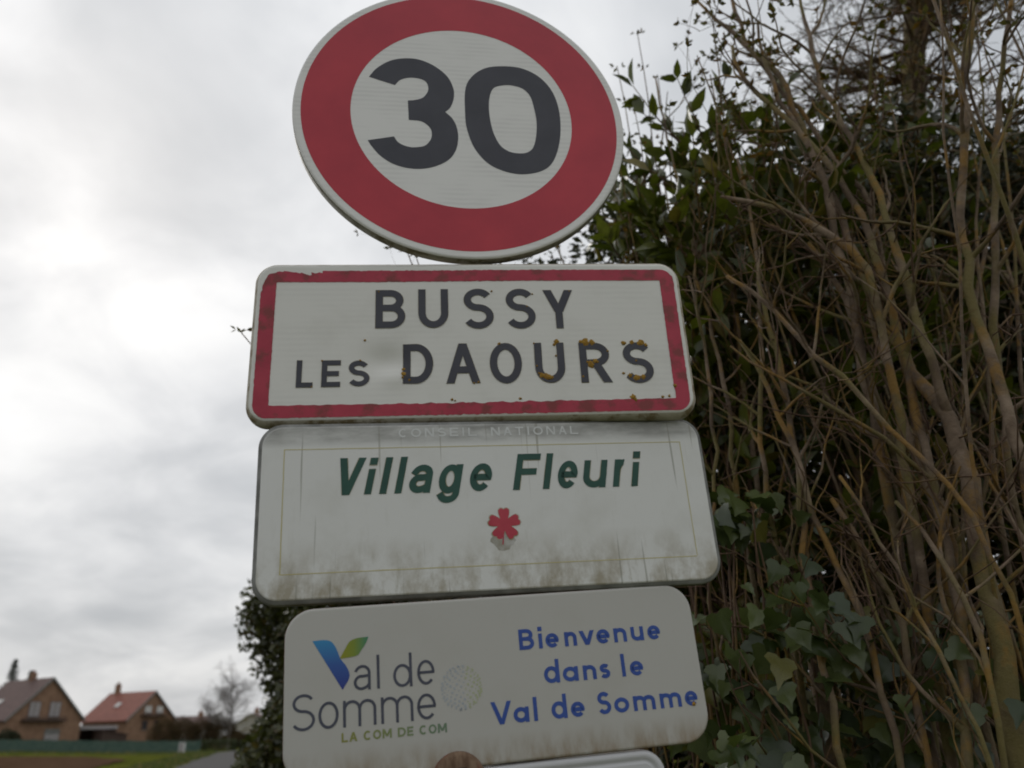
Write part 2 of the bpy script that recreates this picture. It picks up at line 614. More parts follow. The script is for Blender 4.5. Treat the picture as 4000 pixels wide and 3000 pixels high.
v = v + [(x, y, z + 0.1) for x, y, z in v]
part('roof', mesh_py('roof', v, [(3, 2, 1, 0), (4, 5, 6, 7), (0, 1, 5, 4), (1, 2, 6, 5), (2, 3, 7, 6), (3, 0, 4, 7)], m_roof_d), lean)

# green screen fence along the gardens
m_net = mottled('green_screen', (0.045, 0.085, 0.068), (0.075, 0.115, 0.09), 1.4, 0.85, 6, 0.4, 0.02, stretch=(1, 1, 2))
m_post = mottled('green_post', (0.045, 0.07, 0.055), (0.07, 0.1, 0.08), 6, 0.6)
fa, fb = polar(-36, 132), polar(-20.2, 97)
fence = thing('screen_fence', 'green screened garden fence in front of the brick houses', 'fence', (0, 0, 0))
nF = 20
for k in range(nF + 1):
    t = k / nF
    p = fa.lerp(fb, t)
    z0 = float(ground_z(p.x, p.y))
    h = 1.5 + (1.16 - 1.5) * t
    box('post', p.x - 0.04, p.x + 0.04, p.y - 0.04, p.y + 0.04, z0 - 0.3, z0 + h + 0.05, m_post, fence)
    if k < nF:
        q = fa.lerp(fb, (k + 1) / nF)
        z1 = float(ground_z(q.x, q.y))
        h1_ = 1.5 + (1.16 - 1.5) * (k + 1) / nF
        V, F = [], []
        for j in range(7):
            c = p.lerp(q, j / 6)
            zz = z0 + (z1 - z0) * j / 6
            hh = h + (h1_ - h) * j / 6 - 0.05 * math.sin(j / 6 * math.pi) + random.uniform(-0.02, 0.02)
            bow = 0.06 * math.sin(j / 6 * math.pi)
            for dy in (0.045 + bow, 0.06 + bow):
                V += [(c.x, c.y - dy, zz - 0.02), (c.x, c.y - dy, zz + hh)]
        for j in range(6):
            a = j * 4
            F += [(a + 2, a + 3, a + 7, a + 6), (a, a + 4, a + 5, a + 1), (a + 1, a + 5, a + 7, a + 3)]
        part('screen_panel', mesh_py('screen_panel', V, F, m_net), fence)

m_bol = mottled('white_plastic', (0.55, 0.55, 0.55), (0.65, 0.65, 0.64), 5, 0.5)
bl = thing('utility_cabinet', 'small white utility cabinet standing by the end of the green fence', 'cabinet', polar(-21.25, 95.5))
box('body', -0.28, 0.28, -0.18, 0.18, 0.0, 1.0, m_bol, bl, 0.02)
box('cap', -0.33, 0.33, -0.23, 0.23, 0.99, 1.08, m_fascia, bl, 0.02)
box('door', -0.22, 0.22, -0.195, -0.178, 0.15, 0.9, m_shut, bl)

# clipped hedge where the road bends
m_clip = leaf_mat('clipped_leaf', (0.03, 0.042, 0.012), (0.06, 0.075, 0.02), None, 0, 0.6, 0.2)
m_twigbrown = mottled('brown_twig', (0.10, 0.065, 0.042), (0.16, 0.105, 0.07), 3, 0.9)


def foliage_blob(name, label, cat, loc, rx, ry, rz, n, size, m, stem_m, group=None, boxy=False, lo=0.0):
    t = thing(name, label, cat, loc, 0, group)
    if boxy:
        P = rng.uniform(-1, 1, (n, 3))
        k = rng.integers(0, 3, n)
        P[np.arange(n), k] = np.sign(P[np.arange(n), k]) * rng.uniform(0.85, 1.02, n)
    else:
        P = rng.normal(size=(n, 3))
        P /= np.linalg.norm(P, axis=1, keepdims=True)
        bumpf = 1 + 0.14 * np.sin(P[:, 0] * 5 + P[:, 2] * 3) + 0.1 * np.sin(P[:, 1] * 7 + 2)
        P *= (rng.random(n)[:, None] ** 0.25) * bumpf[:, None]
    P = P * np.array([rx, ry, rz]) + np.array([0, 0, rz + lo])
    P = P[P[:, 2] > 0.02]
    fr = rand_basis(len(P), (0, 0, 0.4), 1.0)
    Vv, Ff = scatter(small_leaf(), P, fr, rng.uniform(0.7, 1.3, len(P)) * size)
    part('foliage', mesh_np('foliage', Vv, Ff, m), t, kind='stuff')
    ch = []
    for k in range(7):
        a = rng.uniform(0, 6.28)
        end = np.array([math.cos(a) * rx * 0.6, math.sin(a) * ry * 0.6, rz * rng.uniform(1.0, 1.7) + lo])
        b0 = np.array([end[0] * 0.15, end[1] * 0.15, -0.1])
        ch.append((np.linspace(b0, end, 4), np.linspace(0.05, 0.015, 4)))
    Vv, Ff = tubes(ch, 5)
    part('stem', mesh_np('stem', Vv, Ff, stem_m), t)
    return t


foliage_blob('clipped_hedge', 'low dark green clipped hedge between the fence end and the bare tree', 'hedge', polar(-19.1, 102.5), 1.75, 0.6, 0.55, 6000, 0.11, m_clip, m_twigbrown, None, True)
foliage_blob('clipped_hedge', 'low clipped green hedge in front of the low white cottage', 'hedge', polar(-17.0, 102), 1.5, 0.6, 0.48, 6000, 0.11, m_clip, m_twigbrown, None, True)
m_dkbush = leaf_mat('dark_bush_leaf', (0.012, 0.02, 0.008), (0.028, 0.04, 0.014), None, 0, 0.6, 0.15, 0.2)
foliage_blob('round_bush', 'dark round evergreen bush against the tan brick house', 'bush', polar(-30.6, 127, 0.45), 1.7, 1.5, 1.25, 5000, 0.16, m_dkbush, m_twigbrown)
m_brush = leaf_mat('brown_brush', (0.07, 0.045, 0.026), (0.115, 0.078, 0.046), (0.06, 0.058, 0.02), 0.12, 0.9, 0.2, 0.1)
for k, (az, d, rx, rz) in enumerate([(-22.3, 119, 2.1, 1.95), (-21.2, 117, 2.1, 1.85), (-20.1, 118, 2.0, 1.75), (-19.0, 117, 2.0, 1.95), (-18.0, 121, 1.5, 0.95)]):
    foliage_blob('brown_bush', ['tall brown bush beside the red roofed house', 'brown bush behind the white utility cabinet', 'low brown bush left of the bare tree',
                 'twiggy brown bush at the foot of the bare tree', 'brown bush in front of the white cottage'][k], 'bush',
                 polar(az, d), rx, 1.4, rz, 9000, 0.15, m_brush, m_twigbrown, 'brown bushes along the gardens')
m_pale = leaf_mat('pale_brush', (0.16, 0.125, 0.065), (0.22, 0.18, 0.10), None, 0, 0.8, 0.3)
foliage_blob('pale_bush', 'pale straw coloured bush rising above the white cottage', 'bush', polar(-17.5, 126), 1.5, 1.2, 1.5, 1800, 0.13, m_pale, m_twigbrown, None, False, 1.5)


# ---------------------------------------------------------------- branching generator
def wander(start, direction, length, n, wob, bend=(0, 0, 0), g=None):
    g = g or rng
    p = np.array(start, float)
    d = np.array(direction, float)
    d /= np.linalg.norm(d)
    out = [p.copy()]
    st = length / (n - 1)
    for k in range(n - 1):
        d = d + g.normal(size=3) * wob + np.array(bend) * st
        d /= np.linalg.norm(d)
        p = p + d * st
        out.append(p.copy())
    return np.array(out)


def side_dir(d, ang, g=None):
    g = g or rng
    d = d / np.linalg.norm(d)
    r = g.normal(size=3)
    r -= r @ d * d
    r /= np.linalg.norm(r)
    return math.cos(ang) * d + math.sin(ang) * r


# far bare tree
m_farbark = mottled('far_bark', (0.16, 0.14, 0.13), (0.24, 0.215, 0.2), 3, 0.9)


def bare_tree(name, label, loc, H, n1, n2, n3, m, spread=0.55, r0=0.14, weep=0.0, tw=0.010):
    t = thing(name, label, 'tree', loc)
    trunk = wander((0, 0, -0.2), (0.03, 0, 1), H * 0.93, 14, 0.05)
    rad = np.linspace(r0, 0.02, 14)
    Vv, Ff = tubes([(trunk, rad)], 7)
    part('trunk', mesh_np('trunk', Vv, Ff, m, True), t)
    limbs, twigs = [], []
    for k in range(n1):
        u = rng.uniform(0.22, 0.95)
        s = trunk[int(u * 13)]
        L = H * rng.uniform(0.22, 0.42) * (1.15 - u * 0.6)
        d = side_dir(np.array([0, 0, 1.0]), rng.uniform(0.35, spread + 0.35))
        lp = wander(s, d, L, 8, 0.10, (0, 0, 0.12))
        limbs.append((lp, np.linspace(r0 * 0.34 * (1.1 - u * 0.6), 0.012, 8)))
        for j in range(n2):
            v_ = rng.integers(2, 8)
            q = wander(lp[v_], side_dir(lp[v_] - lp[v_ - 1], rng.uniform(0.3, 0.9)), L * rng.uniform(0.25, 0.55), 5, 0.14, (0, 0, -weep))
            twigs.append((q, np.linspace(tw * 1.6, tw * 0.7, 5)))
            for i_ in range(n3):
                w_ = rng.integers(1, 5)
                q2 = wander(q[w_], side_dir(q[w_] - q[w_ - 1], rng.uniform(0.3, 0.9)), L * rng.uniform(0.12, 0.3), 4, 0.15, (0, 0, -weep * 1.5))
                twigs.append((q2, np.linspace(tw, tw * 0.5, 4)))
    Vv, Ff = tubes(limbs, 5)
    part('limb', mesh_np('limb', Vv, Ff, m, True), t)
    Vv, Ff = tubes(twigs, 3)
    part('crown', mesh_np('crown', Vv, Ff, m), t, kind='stuff')
    return t


bare_tree('bare_tree', 'tall leafless tree standing over the bend of the road', polar(-18.6, 116), 9.8, 30, 9, 7, m_farbark, 0.6, 0.16, 0.25, 0.013)
bare_tree('bare_tree', 'smaller leafless tree with rounded crown left of the tall bare tree', polar(-19.9, 120), 7.6, 22, 9, 6, m_farbark, 0.7, 0.1, 0.3, 0.011)

# far spruces
m_spruce = leaf_mat('spruce_needles', (0.025, 0.035, 0.022), (0.045, 0.06, 0.035), None, 0, 0.7, 0.1)


def spruce(label, loc, H):
    t = thing('spruce_tree', label, 'tree', loc, 0, 'spruces behind the tan brick house')
    tr = np.array([[0, 0, -0.3], [0.03, 0, H * 0.5], [0, 0.02, H]])
    Vv, Ff = tubes([(tr, np.array([0.2, 0.12, 0.015]))], 6)
    part('trunk', mesh_np('trunk', Vv, Ff, m_twigbrown, True), t)
    P = []
    for k in range(60):
        z = H * (0.12 + 0.88 * k / 60)
        L = (H - z) * 0.30 + 0.2
        for j in range(6):
            a = rng.uniform(0, 6.28)
            Lj = L * rng.uniform(0.6, 1.1)
            for s in np.linspace(0.1, 1, 10):
                P.append((math.cos(a) * Lj * s, math.sin(a) * Lj * s, z - 0.35 * Lj * s + 0.12 * Lj * s * s))
    P = np.array(P) + rng.normal(size=(len(P), 3)) * 0.05
    fr = rand_basis(len(P), (0, 0, 0.6), 0.7)
    Vv, Ff = scatter(small_leaf(), P, fr, rng.uniform(0.2, 0.4, len(P)))
    part('crown', mesh_np('crown', Vv, Ff, m_spruce), t, kind='stuff')


spruce('tallest dark spruce rising behind the tan brick house', polar(-31.0, 168, 0.5), 14.0)
spruce('shorter spruce top showing over the brown tiled roof', polar(-30.1, 166, 0.5), 12.0)

# ================================================================ the signs
LA, LB = R(-2.38923), R(-1.13807)
FOOT = Vector((-0.07, 1.72, 0.0))
Ra = Matrix(((math.cos(LA), 0, math.sin(LA)), (0, 1, 0), (-math.sin(LA), 0, math.cos(LA))))
Rb = Matrix(((1, 0, 0), (0, math.cos(LB), math.sin(LB)), (0, -math.sin(LB), math.cos(LB))))
LEAN = Matrix.Translation(FOOT) @ (Rb @ Ra).to_4x4() @ Matrix.Translation(-FOOT)


def sign_matrix(cx, cz, yaw, ip, y=1.72):
    u = Vector((math.cos(yaw), math.sin(yaw), 0))
    v = Vector((0, 0, 1))
    u, v = math.cos(ip) * u + math.sin(ip) * v, -math.sin(ip) * u + math.cos(ip) * v
    n = u.cross(v)
    m = Matrix(((u.x, v.x, n.x, cx), (u.y, v.y, n.y, y), (u.z, v.z, n.z, cz + EYE), (0, 0, 0, 1)))
    return LEAN @ m


def dent(u, v):
    """shallow knock in the town sign, left of the second word"""
    a = math.exp(-(((u + 0.205) / 0.05) ** 2 + ((v + 0.055) / 0.038) ** 2))
    b = math.exp(-(((u + 0.185) / 0.035) ** 2 + ((v + 0.09) / 0.022) ** 2))
    w = 0.0012 * math.sin(u * 9 + 0.6) * math.sin(v * 7 + 1.1)
    return -0.0125 * a + 0.0075 * b + w


def flat(u, v):
    return 0.0


def rrect(w, h, r, n=10, inset=0.0):
    w, h, r = w - 2 * inset, h - 2 * inset, max(r - inset, 0.002)
    out = []
    for cx_, cy_, a0 in ((w / 2 - r, h / 2 - r, 0), (-w / 2 + r, h / 2 - r, 90), (-w / 2 + r, -h / 2 + r, 180), (w / 2 - r, -h / 2 + r, 270)):
        for k in range(n + 1):
            a = R(a0 + 90 * k / n)
            out.append((cx_ + r * math.cos(a), cy_ + r * math.sin(a)))
    return out


def circle(r, n=128):
    return [(r * math.cos(2 * math.pi * k / n), r * math.sin(2 * math.pi * k / n)) for k in range(n)]


def plate(name, outline, profile, mats, parent, zf=flat, grid=0.0, lip=0.0):
    """outline(inset)->pts; profile list of (inset,z) from back to front; front filled. mats = (front, rim)"""
    bm = bmesh.new()
    rings = []
    for ins, z in profile:
        rings.append([bm.verts.new((x, y, z)) for x, y in outline(ins)])
    n = len(rings[0])
    for a, b in zip(rings, rings[1:]):
        za, zb = a[0].co.z, b[0].co.z
        for k in range(n):
            f = bm.faces.new((a[k], a[(k + 1) % n], b[(k + 1) % n], b[k]))
            f.material_index = 0 if min(za, zb) > -0.0031 else 1
            f.smooth = True
    f = bm.faces.new(rings[-1])
    f.material_index = 0
    fb_ = bm.faces.new(list(reversed(rings[0])))
    fb_.material_index = 1
    if grid:
        xs = [v.co.x for v in bm.verts]
        ys = [v.co.y for v in bm.verts]
        for q in np.arange(min(xs) + grid * 0.51, max(xs), grid):
            g_ = [e for e in bm.faces if e.normal.z >= -0.5 or True]
            front = [fc for fc in bm.faces if all(abs(v.co.z - profile[-1][1]) < 1e-6 for v in fc.verts)]
            ge = list({e for fc in front for e in fc.edges})
            gv = list({v for fc in front for v in fc.verts})
            bmesh.ops.bisect_plane(bm, geom=gv + ge + front, plane_co=(q, 0, 0), plane_no=(1, 0, 0))
        for q in np.arange(min(ys) + grid * 0.51, max(ys), grid):
            front = [fc for fc in bm.faces if all(abs(v.co.z - profile[-1][1]) < 1e-6 for v in fc.verts)]
            ge = list({e for fc in front for e in fc.edges})
            gv = list({v for fc in front for v in fc.verts})
            bmesh.ops.bisect_plane(bm, geom=gv + ge + front, plane_co=(0, q, 0), plane_no=(0, 1, 0))
        for v in bm.verts:
            if v.co.z > -0.004:
                v.co.z += zf(v.co.x, v.co.y)
        for fc in bm.faces:
            fc.smooth = True
    bm.normal_update()
    me = bpy.data.meshes.new(name)
    bm.to_mesh(me)
    bm.free()
    for m in mats:
        me.materials.append(m)
    return part(name, me, parent)


def poly_fill(name, loops, z, m, parent, zf=flat):
    """flat printed shape: first loop outer, the rest holes"""
    pl = [[Vector((x, y, 0)) for x, y in lp] for lp in loops]
    tri = tessellate_polygon(pl)
    vs = [p for lp in pl for p in lp]
    V = [(p.x, p.y, z + zf(p.x, p.y)) for p in vs]
    F = []
    for a, b, c in tri:
        nz = (vs[b] - vs[a]).cross(vs[c] - vs[a]).z
        if abs(nz) < 1e-14:
            continue
        F.append((a, b, c) if nz > 0 else (a, c, b))
    return part(name, mesh_py(name, V, F, m), parent)


def smooth_loop(pts, sub=5):
    """Catmull-Rom through points; a third element marks a hard corner"""
    P = [Vector((p[0], p[1], 0)) for p in pts]
    hard = [len(p) > 2 for p in pts]
    n = len(P)
    out = []
    for k in range(n):
        p0, p1, p2, p3 = P[k - 1], P[k], P[(k + 1) % n], P[(k + 2) % n]
        if hard[k] and hard[(k + 1) % n]:
            out.append((p1.x, p1.y))
            continue
        if hard[k]:
            p0 = p1 * 2 - p2
        if hard[(k + 1) % n]:
            p3 = p2 * 2 - p1
        for s in range(sub):
            t = s / sub
            q = 0.5 * ((2 * p1) + (p2 - p0) * t + (2 * p0 - 5 * p1 + 4 * p2 - p3) * t * t + (3 * p1 - p0 - 3 * p2 + p3) * t ** 3)
            out.append((q.x, q.y))
    return out


# ---- stroke lettering
def arc(cx_, cy_, rx, ry, a0, a1, n=14):
    return [(cx_ + rx * math.cos(R(a0 + (a1 - a0) * k / n)), cy_ + ry * math.sin(R(a0 + (a1 - a0) * k / n))) for k in range(n + 1)]


ST = 'stroke'
DG = 'diag'
GL = {
    'B': [(ST, [(0, 0), (0, 1)], 1), (ST, [(0, 1), (.48, 1)] + arc(.5, .765, .42, .235, 90, -90) + [(.48, .53), (0, .53)], 0),
          (ST, [(0, .53), (.5, .53)] + arc(.54, .265, .46, .265, 90, -90) + [(.5, 0), (0, 0)], 0)],
    'U': [(ST, [(0, 1)] + arc(.5, .36, .5, .36, 180, 360, 18) + [(1, 1)], 1)],
    'S': [(ST, arc(.5, .765, .46, .235, 28, 258, 20) + arc(.5, .265, .5, .265, 84, -152, 20), 0)],
    'Y': [(DG, (0, 1), (.5, .42)), (DG, (1, 1), (.5, .42)), (ST, [(.5, .46), (.5, 0)], 1)],
    'L': [(ST, [(0, 1), (0, 0), (1, 0)], 1)],
    'E': [(ST, [(0, 0), (0, 1)], 1), (ST, [(0, 1), (1, 1)], 1), (ST, [(0, .5), (.88, .5)], 1), (ST, [(0, 0), (1, 0)], 1)],
    'D': [(ST, [(0, 0), (0, 1)], 1), (ST, [(0, 1), (.38, 1)] + arc(.4, .5, .6, .5, 90, -90, 20) + [(.38, 0), (0, 0)], 0)],
    'A': [(DG, (0, 0), (.5, 1)), (DG, (1, 0), (.5, 1)), (ST, [(.2, .3), (.8, .3)], 0)],
    'O': [(ST, arc(.5, .5, .5, .5, 0, 360, 32), 2)],
    'R': [(ST, [(0, 0), (0, 1)], 1), (ST, [(0, 1), (.48, 1)] + arc(.5, .745, .45, .255, 90, -90) + [(.48, .49), (0, .49)], 0), (DG, (.5, .49), (1, 0))],
    'V': [(DG, (0, 1), (.5, 0)), (DG, (1, 1), (.5, 0))],
    'v': [(DG, (0, 1), (.5, 0)), (DG, (1, 1), (.5, 0))],
    'F': [(ST, [(0, 0), (0, 1)], 1), (ST, [(0, 1), (1, 1)], 1), (ST, [(0, .5), (.86, .5)], 1)],
    'C': [(ST, arc(.5, .5, .5, .5, 48, 312, 24), 0)],
    'N': [(ST, [(0, 0), (0, 1)], 1), (ST, [(1, 0), (1, 1)], 1), (DG, (0, 1), (1, 0))],
    'T': [(ST, [(0, 1), (1, 1)], 1), (ST, [(.5, 1), (.5, 0)], 1)],
    'I': [(ST, [(.5, 0), (.5, 1)], 1)],
    'M': [(ST, [(0, 0), (0, 1)], 1), (ST, [(1, 0), (1, 1)], 1), (DG, (0, 1), (.5, .2)), (DG, (1, 1), (.5, .2))],
    'i': [(ST, [(.5, 0), (.5, .62)], 1), ('dot', (.5, .985))],
    'l': [(ST, [(.5, 0), (.5, 1)], 1)],
    'a': [(ST, arc(.5, .70, .46, .30, 155, 0, 14) + [(.96, .45), (.96, 0)], 3), (ST, [(.96, .58), (.5, .55)] + arc(.42, .28, .42, .28, 80, 270, 14) + [(.55, .01)] + arc(.5, .28, .46, .26, -80, -8, 6), 0)],
    'q': [(ST, arc(.48, .5, .48, .5, 0, 360, 28), 2), (ST, [(1, 0), (1, 1)], 1)],
    'g': [(ST, arc(.47, .645, .47, .355, 0, 360, 28), 2), (ST, [(.97, 1), (.97, .2)] + arc(.5, .2, .47, .2, 0, -155, 14), 3)],
    'e': [(ST, [(0.02, .5), (.99, .5)] + arc(.5, .5, .5, .5, 4, 318, 28), 0)],
    'u': [(ST, [(0, 1)] + arc(.5, .38, .5, .38, 180, 360, 16), 3), (ST, [(1, 1), (1, 0)], 1)],
    'r': [(ST, [(0, 0), (0, 1)], 1), (ST, arc(.85, .55, .85, .45, 180, 80, 10), 0)],
    'n': [(ST, [(0, 0), (0, 1)], 1), (ST, arc(.5, .6, .5, .4, 180, 0, 14) + [(1, 0)], 4)],
    'm': [(ST, [(0, 0), (0, 1)], 1), (ST, arc(.25, .66, .25, .34, 180, 0, 12) + [(.5, 0)], 4), (ST, arc(.75, .66, .25, .34, 180, 0, 12) + [(1, 0)], 4)],
    'o': [(ST, arc(.5, .5, .5, .5, 0, 360, 30), 2)],
    's': [(ST, arc(.5, .76, .45, .24, 28, 262, 16) + arc(.5, .26, .48, .26, 82, -150, 16), 0)],
    'd': [(ST, arc(.48, .325, .48, .325, 0, 360, 28), 2), (ST, [(1, 0), (1, 1)], 1)],
}


def stroke_quads(P, w, caps):
    P = [Vector((p[0], p[1])) for p in P]
    Q = [P[0]]
    for p in P[1:]:
        if (p - Q[-1]).length > 1e-6:
            Q.append(p)
    closed = caps == 2
    if closed and (Q[0] - Q[-1]).length < 1e-6:
        Q.pop()
    # subdivide long straight pieces
    S = []
    for k in range(len(Q)):
        S.append(Q[k])
        nx_ = Q[(k + 1) % len(Q)]
        if k < len(Q) - 1 or closed:
            L = (nx_ - Q[k]).length
            m_ = int(L / (w * 0.35))
            for j in range(1, m_):
                S.append(Q[k].lerp(nx_, j / m_))
    Q = S
    n = len(Q)
    h = w / 2
    if not closed:
        if caps in (1, 3):
            Q[0] = Q[0] + (Q[0] - Q[1]).normalized() * h
        if caps in (1, 4, 3):
            Q[-1] = Q[-1] + (Q[-1] - Q[-2]).normalized() * h
    Lf, Rt = [], []
    for k in range(n):
        a = Q[k - 1] if (k or closed) else None
        b = Q[(k + 1) % n] if (k < n - 1 or closed) else None
        d1 = (Q[k] - a).normalized() if a is not None else (b - Q[k]).normalized()
        d2 = (b - Q[k]).normalized() if b is not None else d1
        n1_ = Vector((-d1.y, d1.x))
        n2_ = Vector((-d2.y, d2.x))
        mt = (n1_ + n2_)
        if mt.length < 1e-6:
            mt = n1_
        mt.normalize()
        sc_ = h / max(mt.dot(n1_), 0.5)
        Lf.append(Q[k] + mt * sc_)
        Rt.append(Q[k] - mt * sc_)
    V = []
    for a, b in zip(Lf, Rt):
        V += [a, b]
    F = []
    for k in range(n - 1 + (1 if closed else 0)):
        a, b = 2 * k, 2 * ((k + 1) % n)
        F.append((a, a + 1, b + 1, b))
    return V, F


def text(name, letters, w, z, m, parent, slant=0.0, zf=flat, **props):
    """letters: (glyph,x0,x1,y0,y1) boxes in metres on the panel"""
    V, F = [], []
    zi_ = 0
    for ch, x0, x1, y0, y1 in letters:
        hw = w / 2
        ym = (y0 + y1) / 2
        if slant:
            sh = slant * (y1 - y0) / 2
            x0, x1 = x0 + sh, x1 - sh
            if x1 - x0 < w:
                x0, x1 = (x0 + x1) / 2 - hw, (x0 + x1) / 2 + hw

        def mp(p):
            return (x0 + hw + (x1 - x0 - w) * p[0], y0 + hw + (y1 - y0 - w) * p[1])
        for st in GL[ch]:
            zi_ += 1
            zz = z + 0.00003 * (zi_ % 6)
            if st[0] == ST:
                vv, ff = stroke_quads([mp(p) for p in st[1]], w, st[2])
            elif st[0] == DG:
                (ax, ay), (bx, by) = st[1], st[2]
                # diagonal cut level at both ends; its box spans the full letter height
                A = Vector((x0 + (x1 - x0) * ax, y0 + (y1 - y0) * ay))
                B = Vector((x0 + (x1 - x0) * bx, y0 + (y1 - y0) * by))
                L = (B - A).length
                hx = w * L / max(abs(B.y - A.y), 1e-6) / 2
                sgnA = hx if ax == 0 else (-hx if ax == 1 else 0)
                sgnB = hx if bx == 0 else (-hx if bx == 1 else 0)
                A.x += sgnA
                B.x += sgnB
                nseg = 14
                vv, ff = [], []
                for k in range(nseg + 1):
                    c = A.lerp(B, k / nseg)
                    vv += [Vector((c.x - hx, c.y)), Vector((c.x + hx, c.y))]
                for k in range(nseg):
                    ff.append((2 * k, 2 * k + 1, 2 * k + 3, 2 * k + 2))
            else:
                cx_, cy_ = mp(st[1])
                r_ = w * 0.56
                vv = [Vector((cx_ - r_, cy_ - r_)), Vector((cx_ + r_, cy_ - r_)), Vector((cx_ + r_, cy_ + r_)), Vector((cx_ - r_, cy_ + r_))]
                ff = [(0, 1, 2, 3)]
            off = len(V)
            for p in vv:
                x = p.x + (p.y - ym) * slant
                V.append((x, p.y, zz + zf(x, p.y)))
            for f in ff:
                f = list(f)
                a, b, c = (vv[f[0]], vv[f[1]], vv[f[2]])
                if (b - a).cross(c - a) < 0:
                    f.reverse()
                F.append(tuple(off + q for q in f))
    return part(name, mesh_py(name, V, F, m), parent, **props)


# ---- sign materials
m_steel = mottled('galvanised_steel', (0.28, 0.285, 0.29), (0.40, 0.405, 0.41), 14, 0.45, 5, 0.1, 0.002)
m_steel.node_tree.nodes['Principled BSDF'].inputs['Metallic'].default_value = 0.75
m_rim = mottled('weathered_rim', (0.23, 0.215, 0.17), (0.36, 0.345, 0.30), 22, 0.6, 5, 0.2, 0.001, c3=(0.15, 0.13, 0.07), s3=30)
m_rim_b = mottled('beige_rim', (0.40, 0.36, 0.28), (0.54, 0.50, 0.42), 26, 0.6, 5, 0.2, 0.001, c3=(0.22, 0.17, 0.09), s3=24)
m_rim_g = mottled('grey_rim', (0.14, 0.14, 0.13), (0.25, 0.25, 0.235), 20, 0.55, 5, 0.2, 0.001)
m_rim_l = mottled('pale_rim', (0.40, 0.39, 0.36), (0.50, 0.49, 0.46), 18, 0.5, 5, 0.1, 0.001)


def sheeting(name, base, rough=0.35, bands=0.0, grime=(0.30, 0.28, 0.20), g_amt=0.25):
    m, t, b = mat(name, base, rough, 0, 0.5)
    v = coords(t)
    n = noise_n(t, v, 7, 6, 0.6)
    c = mix_c(t, math_n(t, 'MULTIPLY', ramp_n(t, n, [(0.5, (0, 0, 0)), (0.8, (1, 1, 1))]), g_amt), (*base, 1), (*grime, 1))
    sp = noise_n(t, v, 160, 3, 0.6)
    c = mix_c(t, math_n(t, 'MULTIPLY', ramp_n(t, sp, [(0.68, (0, 0, 0)), (0.76, (1, 1, 1))]), 0.35), c, (*[q * 0.55 for q in base], 1))
    if bands:
        wv = N(t, 'ShaderNodeTexWave', wave_type='BANDS', bands_direction='Y')
        t.links.new(v, wv.inputs['Vector'])
        wv.inputs['Scale'].default_value = 22
        wv.inputs['Distortion'].default_value = 1.2
        wv.inputs['Detail'].default_value = 2
        msk = math_n(t, 'MULTIPLY', wv.outputs['Fac'], ramp_n(t, noise_n(t, map_n(t, v, (1, 2, 1)), 6, 2), [(0.4, (0, 0, 0)), (0.6, (1, 1, 1))]))
        c = mix_c(t, math_n(t, 'MULTIPLY', msk, bands), c, (*[q * 0.8 for q in base], 1))
    t.links.new(c, b.inputs['Base Color'])
    bump(t, b, noise_n(t, v, 30, 3, 0.5), 0.05, 0.002)
    return m, t, b, v, c


m_white30, *_ = sheeting('speed_sheeting', (0.78, 0.77, 0.745), 0.35, 0.5, g_amt=0.08)
m_white2, *_ = sheeting('town_sheeting', (0.72, 0.71, 0.665), 0.38, 0.25, (0.35, 0.33, 0.25), 0.22)
m_red = mottled('red_sheeting', (0.43, 0.022, 0.042), (0.51, 0.030, 0.050), 5, 0.38, 4)
m_red2 = mottled('faded_red', (0.36, 0.018, 0.045), (0.43, 0.032, 0.062), 12, 0.42, 5, c3=(0.22, 0.03, 0.03), s3=22)
m_black = mottled('navy_black', (0.034, 0.035, 0.047), (0.047, 0.048, 0.062), 8, 0.4, 4)

# flowered-village board: grime band on top, run-down drips, green-brown scum towards the lower edge
m_white3, t_, b_, v_, c_ = sheeting('village_board', (0.70, 0.70, 0.675), 0.45, 0.0, (0.33, 0.31, 0.22), 0.22)
sp_ = N(t_, 'ShaderNodeSeparateXYZ')
t_.links.new(v_, sp_.inputs[0])
yv = sp_.outputs[1]
top_m = math_n(t_, 'MULTIPLY', ramp_n(t_, math_n(t_, 'ADD', yv, 0.5), [(0.634, (0, 0, 0)), (0.652, (0.75, 0.75, 0.75)), (0.685, (1, 1, 1))]),
               ramp_n(t_, noise_n(t_, map_n(t_, v_, (1, 3, 1)), 9, 5, 0.6), [(0.36, (0.35, 0.35, 0.35)), (0.62, (1, 1, 1))]))
c_ = mix_c(t_, math_n(t_, 'MULTIPLY', top_m, 0.85), c_, (0.155, 0.15, 0.135, 1))
dr1 = ramp_n(t_, noise_n(t_, map_n(t_, v_, (22, 4.5, 1)), 1.9, 5, 0.65), [(0.57, (0, 0, 0)), (0.70, (1, 1, 1))])
low = ramp_n(t_, math_n(t_, 'ADD', yv, 0.5), [(0.31, (1, 1, 1)), (0.42, (0.16, 0.16, 0.16)), (0.6, (0.05, 0.05, 0.05))])
c_ = mix_c(t_, math_n(t_, 'MULTIPLY', math_n(t_, 'MULTIPLY', dr1, low), 0.7), c_, (0.26, 0.235, 0.14, 1))
scum = math_n(t_, 'MULTIPLY', ramp_n(t_, noise_n(t_, map_n(t_, v_, (1.6, 1.0, 1)), 7, 8, 0.68), [(0.43, (0, 0, 0)), (0.60, (1, 1, 1))]),
              ramp_n(t_, math_n(t_, 'ADD', yv, 0.5), [(0.34, (1, 1, 1)), (0.44, (0, 0, 0))]))
c_ = mix_c(t_, math_n(t_, 'MULTIPLY', scum, 0.8), c_, (0.29, 0.245, 0.155, 1))
thin = ramp_n(t_, noise_n(t_, map_n(t_, v_, (90, 2.2, 1), (3, 1, 0)), 1.0, 2, 0.5), [(0.66, (0, 0, 0)), (0.70, (1, 1, 1))])
